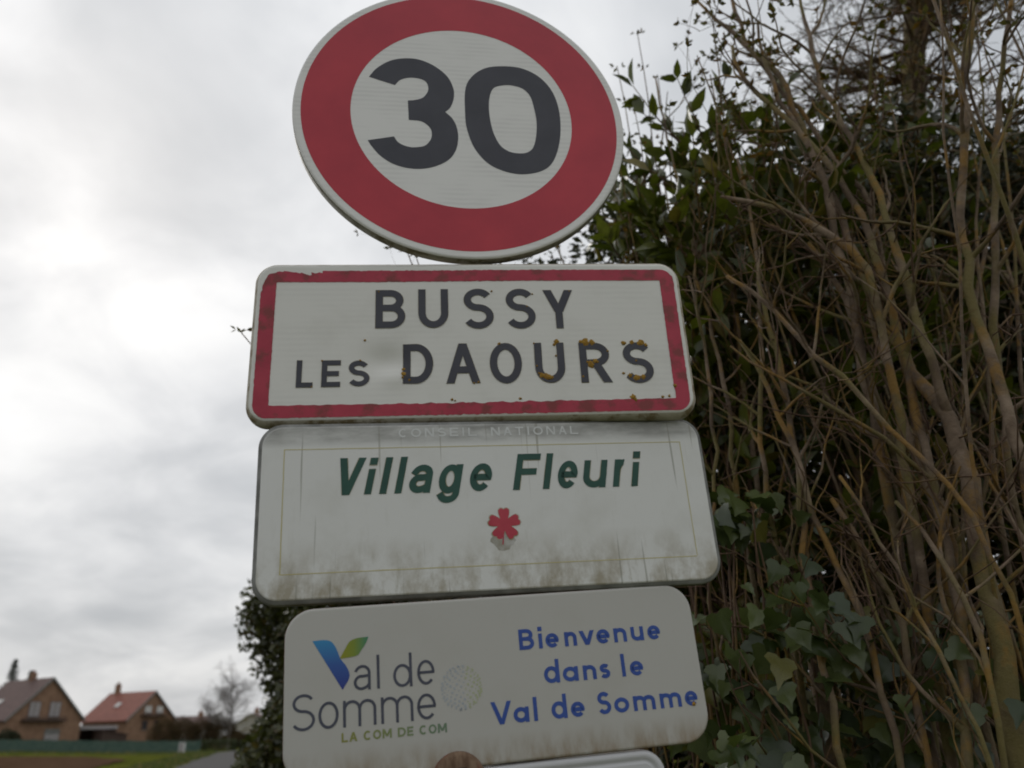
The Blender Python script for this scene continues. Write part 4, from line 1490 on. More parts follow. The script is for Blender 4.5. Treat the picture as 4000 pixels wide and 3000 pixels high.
def bud_leaves(t, bud_P, bud_D, g, leafy, zmin, k=4, size=(0.012, 0.028)):
    BP, BD = np.array(bud_P), np.array(bud_D)
    keep = (g.random(len(BP)) < leafy) & (BP[:, 2] > zmin)
    BP, BD = BP[keep], BD[keep]
    if not len(BP):
        return
    BD /= np.linalg.norm(BD, axis=1, keepdims=True)
    P = np.repeat(BP, k, 0)
    Dv = np.repeat(BD, k, 0)
    y = Dv * 0.75 + g.normal(size=P.shape) * 0.55
    y /= np.linalg.norm(y, axis=1, keepdims=True)
    z = g.normal(size=P.shape)
    z -= (z * y).sum(1, keepdims=True) * y
    z /= np.linalg.norm(z, axis=1, keepdims=True)
    Vv, Ff = scatter(small_leaf(), P, (np.cross(y, z), y, z), g.uniform(size[0], size[1], len(P)))
    part('buds', mesh_np('buds', Vv, Ff, m_bud), t, kind='stuff')


def shrub(name, label, base, stems, H, lean_dir, seed, r0=0.016, spread=0.22, n_side=9, leafy=1.0, group=None, tufts=True):
    """multi-stemmed leafless shrub: each stem a part, its side branches and twigs below it"""
    g = np.random.default_rng(seed)
    t = thing(name, label, 'shrub', base, 0, group)
    bud_P, bud_D = [], []
    for s in range(stems):
        a = g.uniform(0, 2 * math.pi)
        b0 = np.array([math.cos(a), math.sin(a), 0]) * g.uniform(0.02, 0.20)
        b0[2] = -0.12
        d0 = np.array([math.cos(a) * spread, math.sin(a) * spread, 1.0]) + np.array(lean_dir) + g.normal(size=3) * 0.06
        L = H * g.uniform(0.72, 1.08)
        n = 26
        pts = wander(b0, d0, L, n, 0.050, (-lean_dir[0] * 0.12, -lean_dir[1] * 0.12, 0.05), g)
        okm = [clear_of_signs(q[None] + np.array(base)) for q in pts]
        if not all(okm[4:]):
            cut = max(okm.index(False, 4), 8)
            pts = pts[:cut]
            n = len(pts)
        rr = r0 * g.uniform(0.55, 1.5)
        rad = rr * (1 - np.linspace(0, 1, n) ** 1.3 * 0.86)
        rad *= 1 + 0.10 * (g.random(n) > 0.72) + g.normal(size=n) * 0.03
        Vv, Ff = tubes([capped(pts, rad)], 8)
        so = part('stem', mesh_np('stem', Vv, Ff, m_bark, True), t)
        side_growth(pts, rad, so, g, n_side, bud_P, bud_D, np.array(base))
    if tufts:
        bud_leaves(t, bud_P, bud_D, g, leafy, 3.3, 5, (0.014, 0.034))
    return t


sh = [((1.02, 2.95), 6, 3.9, (-0.05, -0.02), 'leafless shrub beside the right edge of the town sign', 0.011),
      ((1.45, 2.85), 6, 4.5, (-0.06, 0.0), 'leafless shrub with forking tan stems behind the ivy', 0.013),
      ((1.90, 2.95), 5, 5.0, (-0.06, 0.02), 'leafless shrub with lichen spotted stems by the thicket end', 0.015),
      ((2.35, 3.1), 6, 5.4, (-0.06, 0.0), 'tall leafless shrub in front of the conifer trunk', 0.015),
      ((1.60, 3.35), 6, 4.9, (-0.06, 0.0), 'leafless shrub growing inside the laurel foliage', 0.013),
      ((0.62, 3.3), 10, 4.0, (-0.05, 0.0), 'thin leafless shrub with orange lichen behind the town sign', 0.008),
      ((2.15, 3.5), 6, 5.4, (-0.05, -0.02), 'leafless shrub rising in front of the evergreen hedge', 0.014),
      ((2.75, 3.3), 7, 6.2, (-0.05, 0.0), 'tallest leafless shrub at the far end of the thicket', 0.016),
      ((2.0, 2.55), 4, 5.6, (-0.02, 0.0), 'upright leafless shrub with orange lichen in front of the tall ones', 0.014),
      ((0.25, 3.7), 8, 4.2, (-0.03, 0.0), 'thin leafless shrub behind the speed sign', 0.008)]
for k, ((x, y), n, H, ld, lab, r0) in enumerate(sh):
    shrub('bare_shrub', lab, (x, y, 0), n, H, (*ld, 0), 100 + k, r0, 0.20, 4 if y < 3.0 else 7, 0.85, 'leafless shrubs in the thicket')

HERO = [
    [(1.194, 2.14, 1.479, 0.0258), (1.217, 2.158, 1.578, 0.0259), (1.241, 2.176, 1.692, 0.0261), (1.26, 2.197, 1.897, 0.026), (1.264, 2.226, 1.988, 0.0268), (1.297, 2.239, 2.058, 0.028), (1.327, 2.254, 2.259, 0.0246), (1.339, 2.278, 2.4, 0.0247), (1.328, 2.316, 2.47, 0.0206), (1.301, 2.363, 2.607, 0.0173), (1.273, 2.41, 2.765, 0.0171), (1.26, 2.447, 2.902, 0.0159), (1.254, 2.481, 3.044, 0.0151), (1.25, 2.514, 3.261, 0.0142), (1.242, 2.548, 3.52, 0.0129), (1.217, 2.591, 3.756, 0.0124), (1.187, 2.635, 4.126, 0.012), (1.118, 2.695, 4.304, 0.0102), (1.045, 2.753, 4.513, 0.0094), (0.97, 2.81, 4.717, 0.0073), (0.932, 2.851, 4.9, 0.005)],
    [(1.258, 2.183, 2.386, 0.0148), (1.271, 2.21, 2.446, 0.0136), (1.284, 2.236, 2.579, 0.0133), (1.293, 2.264, 2.722, 0.0129), (1.302, 2.293, 2.878, 0.0134), (1.316, 2.319, 2.991, 0.0129), (1.322, 2.349, 3.146, 0.0124), (1.324, 2.381, 3.295, 0.0119), (1.331, 2.411, 3.45, 0.0113), (1.338, 2.44, 3.575, 0.0106), (1.297, 2.496, 3.812, 0.0101), (1.299, 2.527, 4.111, 0.0095), (1.297, 2.561, 4.349, 0.0077), (1.319, 2.583, 4.571, 0.0057)],
    [(1.068, 2.149, 1.481, 0.013), (1.101, 2.173, 1.581, 0.0127), (1.132, 2.199, 1.638, 0.0137), (1.153, 2.228, 1.697, 0.0127), (1.189, 2.25, 1.779, 0.0137), (1.226, 2.272, 1.953, 0.0128), (1.233, 2.31, 2.056, 0.0111), (1.245, 2.345, 2.194, 0.0099), (1.249, 2.384, 2.41, 0.0096), (1.244, 2.427, 2.604, 0.0093), (1.251, 2.464, 2.811, 0.0088), (1.271, 2.495, 2.978, 0.0073)],
    [(1.38, 2.144, 1.962, 0.0156), (1.419, 2.152, 2.25, 0.0165), (1.435, 2.175, 2.438, 0.0164), (1.446, 2.201, 2.615, 0.0163), (1.456, 2.227, 2.805, 0.0153), (1.486, 2.241, 2.989, 0.0142), (1.526, 2.248, 3.19, 0.0138), (1.605, 2.226, 3.478, 0.0125), (1.664, 2.217, 3.76, 0.012), (1.75, 2.185, 4.037, 0.0095)],
    [(1.261, 2.331, 2.229, 0.0138), (1.268, 2.359, 2.401, 0.0135), (1.276, 2.386, 2.676, 0.0142), (1.297, 2.406, 2.977, 0.0132), (1.29, 2.441, 3.252, 0.013), (1.276, 2.48, 3.466, 0.0116), (1.21, 2.543, 3.69, 0.0101), (1.153, 2.6, 3.925, 0.0095), (1.132, 2.64, 4.202, 0.0077), (1.147, 2.664, 4.482, 0.0057)],
    [(1.121, 2.065, 1.511, 0.0078), (1.145, 2.081, 1.708, 0.0075), (1.154, 2.104, 1.837, 0.0071), (1.148, 2.136, 1.919, 0.0074), (1.144, 2.166, 1.98, 0.0069), (1.121, 2.206, 2.066, 0.0057), (1.09, 2.25, 2.165, 0.0051)],
    [(1.208, 2.303, 2.919, 0.0127), (1.154, 2.321, 3.084, 0.0113), (1.049, 2.361, 3.196, 0.0108), (0.969, 2.386, 3.258, 0.0109), (0.897, 2.405, 3.326, 0.0102), (0.825, 2.422, 3.35, 0.0084), (0.784, 2.426, 3.364, 0.0056)],
    [(1.205, 2.472, 2.967, 0.0153), (1.206, 2.487, 3.134, 0.0148), (1.205, 2.504, 3.388, 0.0144), (1.219, 2.513, 3.534, 0.0138), (1.195, 2.54, 3.702, 0.0132), (1.161, 2.571, 3.833, 0.0104), (1.02, 2.646, 4.098, 0.0088), (1.012, 2.664, 4.335, 0.0068)],
    [(1.232, 2.06, 1.983, 0.0065), (1.179, 2.102, 2.146, 0.0069), (1.076, 2.168, 2.393, 0.0074), (0.979, 2.224, 2.555, 0.0074), (0.853, 2.286, 2.82, 0.0074), (0.733, 2.338, 2.975, 0.006)],
    [(0.803, 2.494, 2.288, 0.0082), (0.828, 2.509, 2.591, 0.0078), (0.869, 2.518, 2.752, 0.0075), (0.9, 2.53, 2.958, 0.0078), (0.917, 2.547, 3.145, 0.0066), (0.934, 2.563, 3.422, 0.0059), (0.924, 2.59, 3.663, 0.0046)],
    [(0.824, 2.275, 1.482, 0.0085), (0.831, 2.306, 1.603, 0.0088), (0.836, 2.337, 1.797, 0.0093), (0.839, 2.369, 1.934, 0.0092), (0.85, 2.398, 2.032, 0.0091), (0.879, 2.421, 2.184, 0.0094), (0.898, 2.447, 2.356, 0.009), (0.91, 2.476, 2.635, 0.0086), (0.908, 2.51, 2.895, 0.0081), (0.907, 2.543, 3.07, 0.0065)],
    [(0.973, 2.259, 1.479, 0.0091), (0.962, 2.281, 1.662, 0.0095), (0.953, 2.302, 1.842, 0.0096), (0.949, 2.32, 1.924, 0.0094), (0.936, 2.342, 2.005, 0.0093), (0.912, 2.368, 2.086, 0.0091), (0.896, 2.391, 2.216, 0.0086), (0.869, 2.417, 2.433, 0.0082), (0.84, 2.444, 2.623, 0.0068), (0.788, 2.478, 2.802, 0.0053)],
    [(1.097, 2.056, 1.485, 0.0059), (1.074, 2.087, 1.632, 0.0056), (1.068, 2.109, 1.678, 0.0057), (1.051, 2.137, 1.788, 0.0055), (1.043, 2.16, 1.855, 0.0057), (1.025, 2.187, 1.953, 0.0055), (0.991, 2.222, 2.094, 0.005), (0.948, 2.259, 2.248, 0.0049)],
    [(1.043, 2.272, 1.477, 0.0091), (1.051, 2.284, 1.597, 0.0091), (1.046, 2.302, 1.726, 0.009), (1.066, 2.309, 1.874, 0.0093), (1.067, 2.324, 1.957, 0.0091), (1.035, 2.354, 2.009, 0.0089), (1.001, 2.384, 2.088, 0.0084), (0.974, 2.411, 2.219, 0.0071)],
    [(0.904, 2.597, 1.862, 0.0199), (0.89, 2.602, 1.938, 0.0218), (0.877, 2.606, 2.022, 0.023), (0.854, 2.614, 2.109, 0.0208)],
    [(1.142, 2.447, 1.803, 0.0127), (1.197, 2.452, 1.987, 0.0131), (1.235, 2.465, 2.185, 0.0128), (1.246, 2.492, 2.404, 0.0125), (1.228, 2.532, 2.649, 0.0123), (1.23, 2.563, 2.913, 0.012), (1.206, 2.606, 3.153, 0.0106), (1.169, 2.654, 3.299, 0.009)],
    [(0.762, 2.694, 2.347, 0.0071), (0.792, 2.73, 2.645, 0.0075), (0.791, 2.775, 2.927, 0.0074), (0.763, 2.827, 3.183, 0.0072), (0.771, 2.87, 3.453, 0.0065), (0.768, 2.915, 3.749, 0.0056), (0.749, 2.964, 4.149, 0.0048), (0.743, 3.01, 4.505, 0.0038)],
    [(1.393, 2.544, 3.439, 0.0098), (1.321, 2.6, 3.632, 0.0092), (1.243, 2.657, 3.974, 0.0097), (1.176, 2.705, 4.149, 0.0101), (1.103, 2.754, 4.503, 0.0094), (1.089, 2.777, 4.707, 0.0085), (1.1, 2.791, 4.857, 0.0062)],
    [(1.481, 2.317, 2.219, 0.0114), (1.524, 2.319, 2.549, 0.0112), (1.576, 2.314, 2.818, 0.0117), (1.653, 2.291, 3.096, 0.0112), (1.711, 2.279, 3.407, 0.0108), (1.806, 2.237, 3.714, 0.0093), (1.898, 2.193, 4.04, 0.0076)],
    [(0.6, 2.633, 1.993, 0.0058), (0.665, 2.637, 2.245, 0.006), (0.705, 2.648, 2.473, 0.0062), (0.713, 2.666, 2.722, 0.006), (0.721, 2.685, 2.993, 0.0058), (0.701, 2.711, 3.199, 0.005)]]


def resample(P, n, jit, g):
    P = np.array(P, float)
    c = np.concatenate([[0], np.cumsum(np.linalg.norm(np.diff(P[:, :3], axis=0), axis=1))])
    u = np.linspace(0, c[-1], n)
    Q = np.stack([np.interp(u, c, P[:, k]) for k in range(4)], -1)
    Q[1:-1, :3] = 0.25 * Q[:-2, :3] + 0.5 * Q[1:-1, :3] + 0.25 * Q[2:, :3]
    Q[1:-1, :3] += g.normal(size=(n - 2, 3)) * jit
    return Q


HERO_SETS = [('old shrub with thick forked tan and olive stems at the near end of the thicket', (1.25, 2.3), [0, 1, 3, 4, 18], 0.021),
             ('shrub of orange lichened stems crossing low beside the old forked shrub', (1.1, 2.2), [2, 5, 8, 12], 0.012),
             ('leafless shrub with stems rising through the ivy beside the welcome board', (0.85, 2.35), [10, 11, 13, 14, 15], 0.014),
             ('pale barked shrub whose limbs arch towards the speed sign', (1.05, 2.7), [6, 7, 9, 16, 17, 19], 0.012)]
for hk, (lab, bxy, idx, rb) in enumerate(HERO_SETS):
    g = np.random.default_rng(300 + hk)
    base = np.array([bxy[0], bxy[1], 0.0])
    t = thing('bare_shrub', lab, 'shrub', tuple(base), 0, 'leafless shrubs in the thicket')
    bP, bD = [], []
    for k in idx:
        P = [list(q) for q in HERO[k]]
        if k == 1:
            P = [[1.333, 2.300, 2.42, 0.017], [1.318, 2.285, 2.50, 0.0150]] + P[2:]
        else:
            p0 = P[0]
            x0 = 0.5 * p0[0] + 0.5 * bxy[0] + g.normal() * 0.05
            y0 = 0.5 * p0[1] + 0.5 * bxy[1] + g.normal() * 0.05 + 0.08
            P = [[x0, y0, -0.12, p0[3] * 1.25], [0.35 * x0 + 0.65 * p0[0], 0.35 * y0 + 0.65 * p0[1], p0[2] * 0.55, p0[3] * 1.12]] + P
        L = sum(math.dist(a[:3], b[:3]) for a, b in zip(P, P[1:]))
        Q = resample(P, max(10, int(L / 0.10)), 0.006, g)
        pts = Q[:, :3] - base
        rad = Q[:, 3] * (1 + 0.13 * (g.random(len(Q)) > 0.78) + g.normal(size=len(Q)) * 0.03)
        Vv, Ff = tubes([capped(pts, rad)], 10)
        so = part('stem', mesh_np('stem', Vv, Ff, m_bark, True), t)
        side_growth(pts, rad, so, g, 6 if len(Q) > 18 else 3, bP, bD, base, 0.75, 0.5)
    bud_leaves(t, bP, bD, g, 0.95, 3.45, 6, (0.016, 0.040))

# slender shoots that rise clear of the thicket
def shoots(label, base, ends, seed, bow=0.06):
    g = np.random.default_rng(seed)
    t = thing('young_shoots', label, 'shrub', base, 0, None)
    b = np.array(base)
    bp, bd = [], []
    for e in ends:
        e = np.array(e) - b
        mid = e * 0.5 + np.array([bow, 0.0, 0.0])
        tt = np.linspace(0, 1, 22)[:, None]
        p = (1 - tt) ** 2 * np.array([0, 0, -0.1]) + 2 * tt * (1 - tt) * mid + tt ** 2 * e
        p = p + g.normal(size=p.shape) * 0.006
        Vv, Ff = tubes([(p, np.linspace(0.009, 0.0022, 22))], 6)
        part('stem', mesh_np('stem', Vv, Ff, m_twig, True), t)
        for k in range(12, 22):
            bp.append(p[k])
            bd.append(p[k] - p[k - 1])
            for s in (-1, 1):
                q = p[k] + np.array([s * 0.02, 0, 0.012]) * g.uniform(0.5, 1.2)
                bp.append(q)
                bd.append(q - p[k])
    BP, BD = np.array(bp), np.array(bd)
    BD /= np.linalg.norm(BD, axis=1, keepdims=True)
    P, Dv = np.repeat(BP, 3, 0), np.repeat(BD, 3, 0)
    y = Dv * 0.8 + g.normal(size=P.shape) * 0.45
    y /= np.linalg.norm(y, axis=1, keepdims=True)
    z = g.normal(size=P.shape)
    z -= (z * y).sum(1, keepdims=True) * y
    z /= np.linalg.norm(z, axis=1, keepdims=True)
    Vv, Ff = scatter(small_leaf(), P, (np.cross(y, z), y, z), g.uniform(0.018, 0.034, len(P)))
    part('buds', mesh_np('buds', Vv, Ff, m_bud), t, kind='stuff')


def pol(az, el, d):
    p = polar(az, d)
    return (p.x, p.y, EYE + d * math.tan(R(el)))


shoots('slender budding shoots standing against the sky beside the speed sign', (0.75, 3.15, 0), [pol(10.6, 44.2, 3.2), pol(12.6, 46, 3.25), pol(11.8, 41.2, 3.2), pol(9.3, 38.5, 3.2), pol(14.0, 43, 3.2), pol(9.6, 40.6, 3.1)], 5)
shoots('two short shoots peeking over the top edge of the town sign', (0.1, 2.6, 0), [pol(-8.5, 32.2, 2.7), pol(-7.6, 31.8, 2.7)], 6, 0.35)
shoots('single thin shoot peeking past the left edge of the town sign', (-0.15, 2.6, 0), [pol(-20.75, 26.0, 2.9)], 8, 0.75)

# laurel: large glossy leaves along shoots near the top of the thicket
m_laurel = leaf_mat('laurel_leaf', (0.05, 0.062, 0.010), (0.135, 0.145, 0.026), (0.15, 0.115, 0.03), 0.06, 0.3, 0.35)
laur_meshes = [mesh_np('leaf', *lance(1, w, f, c), m_laurel, True) for w, f, c in ((0.40, 0.10, 0.25), (0.46, 0.16, 0.4), (0.36, 0.06, 0.12))]


def leaf_objects(parent, P, frames, S, meshes):
    x, y, z = frames
    for k in range(len(P)):
        o = bpy.data.objects.new('leaf', meshes[k % len(meshes)])
        s = float(S[k])
        o.matrix_local = Matrix(((x[k][0] * s, y[k][0] * s, z[k][0] * s, P[k][0]), (x[k][1] * s, y[k][1] * s, z[k][1] * s, P[k][1]), (x[k][2] * s, y[k][2] * s, z[k][2] * s, P[k][2]), (0, 0, 0, 1)))
        link(o, parent)


def laurel(label, base, tips, seed, n_single=190, size=0.125):
    g = np.random.default_rng(seed)
    t = thing('laurel_shrub', label, 'shrub', base, 0, 'laurels in the thicket')
    b = np.array(base)
    chains, LP, LY = [], [], []
    for e in tips:
        e = np.array(e) - b
        tt = np.linspace(0, 1, 14)[:, None]
        mid = np.array([e[0] * 0.3, e[1] * 0.3, e[2] * 0.6])
        p = (1 - tt) ** 2 * np.array([g.normal() * 0.08, g.normal() * 0.08, -0.1]) + 2 * tt * (1 - tt) * mid + tt ** 2 * e
        chains.append((p, np.linspace(0.014, 0.004, 14)))
        for k in range(4, 14):
            for j in range(3):
                d = side_dir(p[k] - p[k - 1], g.uniform(0.5, 1.1), g)
                q = wander(p[k], d, g.uniform(0.15, 0.4), 5, 0.1, (0, 0, 0.3), g)
                chains.append((q, np.linspace(0.005, 0.002, 5)))
                for z_ in range(1, 5):
                    for i_ in range(2):
                        LP.append(q[z_])
                        LY.append(side_dir(q[z_] - q[z_ - 1], g.uniform(0.4, 1.0), g))
    LP, LY = np.array(LP), np.array(LY)
    z = g.normal(size=LP.shape) * 0.5 + np.array([0, -0.35, 0.8])
    z -= (z * LY).sum(1, keepdims=True) * LY
    z /= np.linalg.norm(z, axis=1, keepdims=True)
    S = g.uniform(0.7, 1.15, len(LP)) * size
    order = np.argsort(np.linalg.norm(LP + b - np.array([0, 0, EYE]), axis=1))
    Vv, Ff = tubes(chains, 5)
    part('stem', mesh_np('stem', Vv, Ff, m_twig, True), t)
    a, c = order[:n_single], order[n_single:]
    fr = (np.cross(LY, z), LY, z)
    leaf_objects(t, LP[a], tuple(q[a] for q in fr), S[a], laur_meshes)
    if len(c):
        Vv, Ff = scatter(lance(1, 0.42, 0.1, 0.25), LP[c], tuple(q[c] for q in fr), S[c])
        part('foliage', mesh_np('foliage', Vv, Ff, m_laurel, True), t, kind='stuff')


laurel('laurel with glossy leaves outlined against the sky beside the speed sign', (0.9, 3.35, 0), [pol(a, e, d) for a, e, d in ((9.8, 34.5, 3.3), (11.5, 36.3, 3.2), (13.5, 36.5, 3.2), (15.5, 38.5, 3.2), (17.5, 38, 3.2), (12.5, 32, 3.0), (16, 33, 2.95), (9.5, 31, 3.2), (14.2, 29.5, 3.0), (18, 32, 3.0), (11, 28, 3.1))], 21)
laurel('laurel with glossy leaves in the middle of the thicket behind bare stems', (1.5, 3.25, 0), [pol(a, e, d) for a, e, d in ((19.5, 39, 3.2), (21.5, 37.5, 3.15), (23.5, 37, 3.2), (25.5, 35, 3.2), (20, 33, 3.0), (22.5, 31, 3.0), (27, 33, 3.3), (24.5, 29, 3.1))], 22)
laurel('laurel with glossy leaves in front of the conifer at the thicket end', (2.6, 3.9, 0), [pol(a, e, d) for a, e, d in ((29, 33, 4.2), (31, 31, 4.2), (33, 33, 4.3), (28, 27, 4.1), (32, 25, 4.2))], 23, 70)

# ivy: lobed leaves
def ivy_shape(seed):
    g = random.Random(seed)
    out = [(0, 0.0), (0.16, -0.10), (0.42, -0.05), (0.52, 0.16), (0.34, 0.34), (0.30, 0.50), (0.13, 0.72), (0, 1.0)]
    out = [(x * g.uniform(0.9, 1.1), y * g.uniform(0.95, 1.05)) for x, y in out]
    loop = out + [(-x * g.uniform(0.9, 1.1), y) for x, y in reversed(out[1:-1])]
    V = [(0, 0.25, -0.02)] + [(x, y, 0.06 * abs(x) * 2 - 0.22 * (y - 0.3) ** 2) for x, y in loop]
    n = len(loop)
    F = [(0, 1 + k, 1 + (k + 1) % n) for k in range(n)]
    return np.array(V), np.array(F)


m_ivy = leaf_mat('ivy_leaf', (0.030, 0.048, 0.014), (0.105, 0.13, 0.040), (0.15, 0.14, 0.035), 0.06, 0.3, 0.18)
ivy_meshes = [mesh_np('leaf', *ivy_shape(k), m_ivy, True) for k in range(4)]


def ivy(label, base, cloud, n, n_single, size, facing, seed, cat='ivy'):
    """cloud(g,n) -> points relative to base"""
    g = np.random.default_rng(seed)
    t = thing('ivy_plant', label, cat, base)
    P = cloud(g, n)
    z = g.normal(size=P.shape) * 0.62 + np.array(facing)
    z /= np.linalg.norm(z, axis=1, keepdims=True)
    y = g.normal(size=P.shape) * 0.55 + np.array([0, -0.15, -1.0])
    y -= (y * z).sum(1, keepdims=True) * z
    y /= np.linalg.norm(y, axis=1, keepdims=True)
    S = g.uniform(0.55, 1.25, n) * size
    fr = (np.cross(y, z), y, z)
    o = np.argsort(P @ -np.array(facing))
    a, c = o[:n_single], o[n_single:]
    leaf_objects(t, P[a], tuple(q[a] for q in fr), S[a], ivy_meshes)
    if len(c):
        Vv, Ff = scatter(ivy_shape(1), P[c], tuple(q[c] for q in fr), S[c])
        part('foliage', mesh_np('foliage', Vv, Ff, m_ivy, True), t, kind='stuff')
    ch = []
    for k in range(14):
        q = P[g.integers(0, n)]
        b0 = np.array([q[0] * 0.5 + g.normal() * 0.1, q[1] * 0.6 + 0.1, -0.05])
        tt = np.linspace(0, 1, 12)[:, None]
        p = b0 + (q - b0) * tt + np.array([0.06, 0, 0]) * np.sin(tt * 5 + k) + g.normal(size=(12, 3)) * 0.008
        ch.append((p, np.linspace(0.007, 0.003, 12)))
    Vv, Ff = tubes(ch, 5)
    part('stem', mesh_np('stem', Vv, Ff, m_twig, True), t)


def cloud_low(g, n):
    u = g.random(n)
    x = g.uniform(-0.36, 0.42, n)
    top = 2.06 - 0.5 * np.abs(x - 0.05) - 0.2 * np.maximum(x, 0)
    z = 0.15 + (top - 0.15) * g.random(n) ** 0.75
    y = -0.05 + 0.12 * np.sin(x * 9) + 0.12 * np.sin(z * 9 + x * 6) + g.uniform(0, 0.42, n)
    return np.stack([x, y, z], -1)


ivy('broad leaved ivy climbing in the shade beside the welcome board', (0.80, 2.28, 0), cloud_low, 750, 280, 0.078, (0.0, -1.0, 0.45), 31)


def cloud_patch(g, n):
    a = g.normal(size=(n, 3)) * np.array([0.11, 0.06, 0.05])
    return a + np.array([0, 0, 2.17])


ivy('bright young ivy patch beside the flowered village board', (0.66, 2.45, 0), cloud_patch, 70, 70, 0.075, (0.0, -0.8, 0.6), 33)


def cloud_right(g, n):
    x = g.uniform(-0.5, 0.7, n)
    z = 0.1 + g.random(n) ** 1.2 * 1.9
    y = g.uniform(0, 0.4, n)
    return np.stack([x, y, z], -1)


ivy('sparse dark ivy low among the lichen covered stems', (1.9, 3.15, 0), cloud_right, 600, 60, 0.075, (-0.2, -1.0, 0.4), 32)


# evergreen hedge mass behind everything, receding to the left along the road
m_hedge = leaf_mat('hedge_leaf', (0.017, 0.021, 0.006), (0.050, 0.053, 0.012), (0.09, 0.055, 0.018), 0.10, 0.45, 0.22, 0.4)
m_hedge_b = leaf_mat('hedge_leaf_ivy', (0.030, 0.036, 0.010), (0.10, 0.103, 0.028), (0.10, 0.075, 0.022), 0.08, 0.38, 0.25)


def hedge(label, pts, tops, thick, n, size, m, seed, stems=18, fr_bias=(-0.2, -0.7, 0.6), openness=0.0, lo=0.1, name='evergreen_hedge'):
    g = np.random.default_rng(seed)
    pts = np.array(pts, float)
    t = thing(name, label, 'hedge', (*pts[0], 0), 0, None)
    seg = np.linalg.norm(np.diff(pts, axis=0), axis=1)
    cum = np.concatenate([[0], np.cumsum(seg)])
    s = g.random(n) * cum[-1]
    P2 = np.stack([np.interp(s, cum, pts[:, 0]), np.interp(s, cum, pts[:, 1])], -1)
    k = np.clip(np.searchsorted(cum, s) - 1, 0, len(seg) - 1)
    d = (pts[k + 1] - pts[k]) / seg[k][:, None]
    nr = np.stack([-d[:, 1], d[:, 0]], -1)
    off = (g.random(n) - 0.5) * thick
    top = np.interp(s, cum, tops) + 0.16 * np.sin(s * 3.1 + 1) + 0.10 * np.sin(s * 7.7) + g.normal(size=n) * 0.09
    z = lo + (top - lo) * g.random(n) ** 0.9
    bul = 0.14 * np.sin(s * 2.7 + z * 1.9) + 0.10 * np.sin(z * 4.3 + s)
    P = np.concatenate([P2 + nr * (off + bul)[:, None], z[:, None]], 1)
    if openness:
        f = np.sin(P[:, 0] * 6.3 + P[:, 2] * 4.1) * np.sin(P[:, 1] * 5.1 - P[:, 2] * 5.7 + 1.3) + 0.6 * np.sin(P[:, 0] * 13 + P[:, 2] * 11 + P[:, 1] * 9)
        P = P[f > -1.6 + openness]
    P = P - np.array([*pts[0], 0])
    zz = g.normal(size=P.shape) + np.array(fr_bias)
    zz /= np.linalg.norm(zz, axis=1, keepdims=True)
    y = g.normal(size=P.shape)
    y -= (y * zz).sum(1, keepdims=True) * zz
    y /= np.linalg.norm(y, axis=1, keepdims=True)
    Vv, Ff = scatter(small_leaf(), P, (np.cross(y, zz), y, zz), g.uniform(0.6, 1.3, len(P)) * size)
    part('foliage', mesh_np('foliage', Vv, Ff, m), t, kind='stuff')
    for j in range(stems):
        q = g.random() * cum[-1]
        b0 = np.array([np.interp(q, cum, pts[:, 0]), np.interp(q, cum, pts[:, 1]), -0.1]) - np.array([*pts[0], 0])
        H = np.interp(q, cum, tops) * g.uniform(0.75, 1.0)
        p = wander(b0, (g.normal() * 0.12, g.normal() * 0.12, 1), H, 12, 0.06, (0, 0, 0.1), g)
        ch = [(p, np.linspace(g.uniform(0.012, 0.028), 0.005, 12))]
        for i_ in range(9):
            w_ = int(g.integers(3, 12))
            ch.append((wander(p[w_], side_dir(p[w_] - p[w_ - 1], g.uniform(0.4, 1.0), g), g.uniform(0.3, 0.8), 12, 0.08, (0, 0, 0.3), g), np.linspace(0.006, 0.002, 12)))
        Vv, Ff = tubes(ch, 5)
        part('stem', mesh_np('stem', Vv, Ff, m_twig, True), t)
    return t


hedge('dense dark evergreen hedge filling the thicket behind the bare shrubs', [(4.1, 4.2), (2.8, 4.25), (1.8, 4.2), (1.0, 4.2)], [5.4, 4.9, 4.6, 4.4], 1.2, 125000, 0.068, m_hedge, 41, 26, openness=0.92)
hedge('evergreen hedge running along the road behind the signs', [(1.0, 4.2), (0.55, 4.5), (0.0, 5.2), (-0.9, 6.8)], [4.45, 4.4, 4.0, 3.5], 1.15, 85000, 0.068, m_hedge, 42, 18, openness=0.85)
hedge('ivy clad hedge end standing over the road verge', [(-0.9, 6.8), (-1.7, 8.2), (-2.5, 9.2)], [3.4, 3.3, 3.1], 1.05, 100000, 0.085, m_hedge_b, 43, 8, openness=0.0)


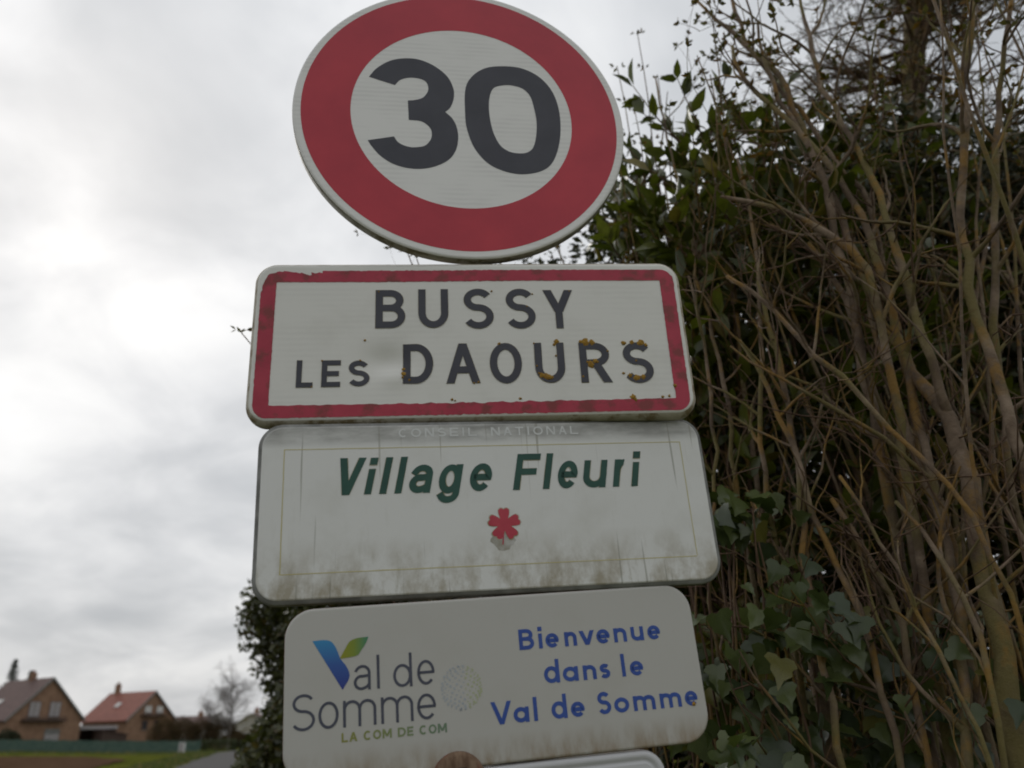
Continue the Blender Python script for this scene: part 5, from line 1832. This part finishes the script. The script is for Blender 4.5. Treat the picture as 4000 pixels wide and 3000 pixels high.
# conifer behind the thicket
m_needle = leaf_mat('conifer_needle', (0.040, 0.042, 0.020), (0.085, 0.08, 0.038), (0.12, 0.075, 0.035), 0.25, 0.6, 0.15)
m_conbark = mottled('lichen_bark', (0.10, 0.075, 0.035), (0.19, 0.145, 0.055), 9, 0.9, 6, 0.8, 0.01, c3=(0.07, 0.05, 0.035), s3=7)
con = thing('conifer_tree', 'conifer with olive lichen covered trunk behind the thicket', 'tree', (2.05, 5.45, 0))
g = np.random.default_rng(51)
kn = np.array([(0, 0, -0.2), (0.40, -0.35, 2.6), (0.73, -0.59, 4.57), (1.12, -0.84, 6.38), (1.40, -1.05, 8.2)])
tr = np.stack([np.interp(np.linspace(0, 4, 24), range(5), kn[:, k]) for k in range(3)], -1) + g.normal(size=(24, 3)) * 0.008
Vv, Ff = tubes([(tr, np.linspace(0.14, 0.06, 24))], 12)
part('trunk', mesh_np('trunk', Vv, Ff, m_conbark, True), con)
ch, NP, ND = [], [], []
for k in range(260):
    u = int(g.uniform(0.40, 0.98) * 23)
    a = g.uniform(0, 2 * math.pi)
    L = g.uniform(0.7, 1.9) * (1.25 - u / 30)
    b = wander(tr[u], (math.cos(a), math.sin(a), 0.25), L, 10, 0.08, (0, 0, -0.15), g)
    ch.append((b, np.linspace(0.016, 0.004, 10)))
    for j in range(13):
        w_ = int(g.integers(2, 10))
        q = wander(b[w_], side_dir(b[w_] - b[w_ - 1], g.uniform(0.4, 1.0), g), g.uniform(0.12, 0.42), 10, 0.06, (0, 0, 0.1), g)
        ch.append((q, np.linspace(0.004, 0.0015, 10)))
        if g.random() < 0.72:
            tt = g.random(16) * 8.99
            i0 = tt.astype(int)
            NP.append(q[i0] + (q[i0 + 1] - q[i0]) * (tt - i0)[:, None])
            ND.append(np.repeat((q[-1] - q[0])[None], 16, 0))
Vv, Ff = tubes(ch, 4)
part('branch', mesh_np('branch', Vv, Ff, m_twig, True), con)
NP, ND = np.concatenate(NP), np.concatenate(ND)
ND /= np.linalg.norm(ND, axis=1, keepdims=True)
y = ND * 0.6 + g.normal(size=NP.shape) * 0.6
y /= np.linalg.norm(y, axis=1, keepdims=True)
z = g.normal(size=NP.shape)
z -= (z * y).sum(1, keepdims=True) * y
z /= np.linalg.norm(z, axis=1, keepdims=True)
vt = np.array([(-0.05, 0, 0), (0.05, 0, 0), (0.035, 1, 0), (-0.035, 1, 0)])
Vv, Ff = scatter((vt, np.array([(0, 1, 2, 3)])), NP, (np.cross(y, z), y, z), g.uniform(0.03, 0.06, len(NP)))
part('needles', mesh_np('needles', Vv, Ff, m_needle), con, kind='stuff')
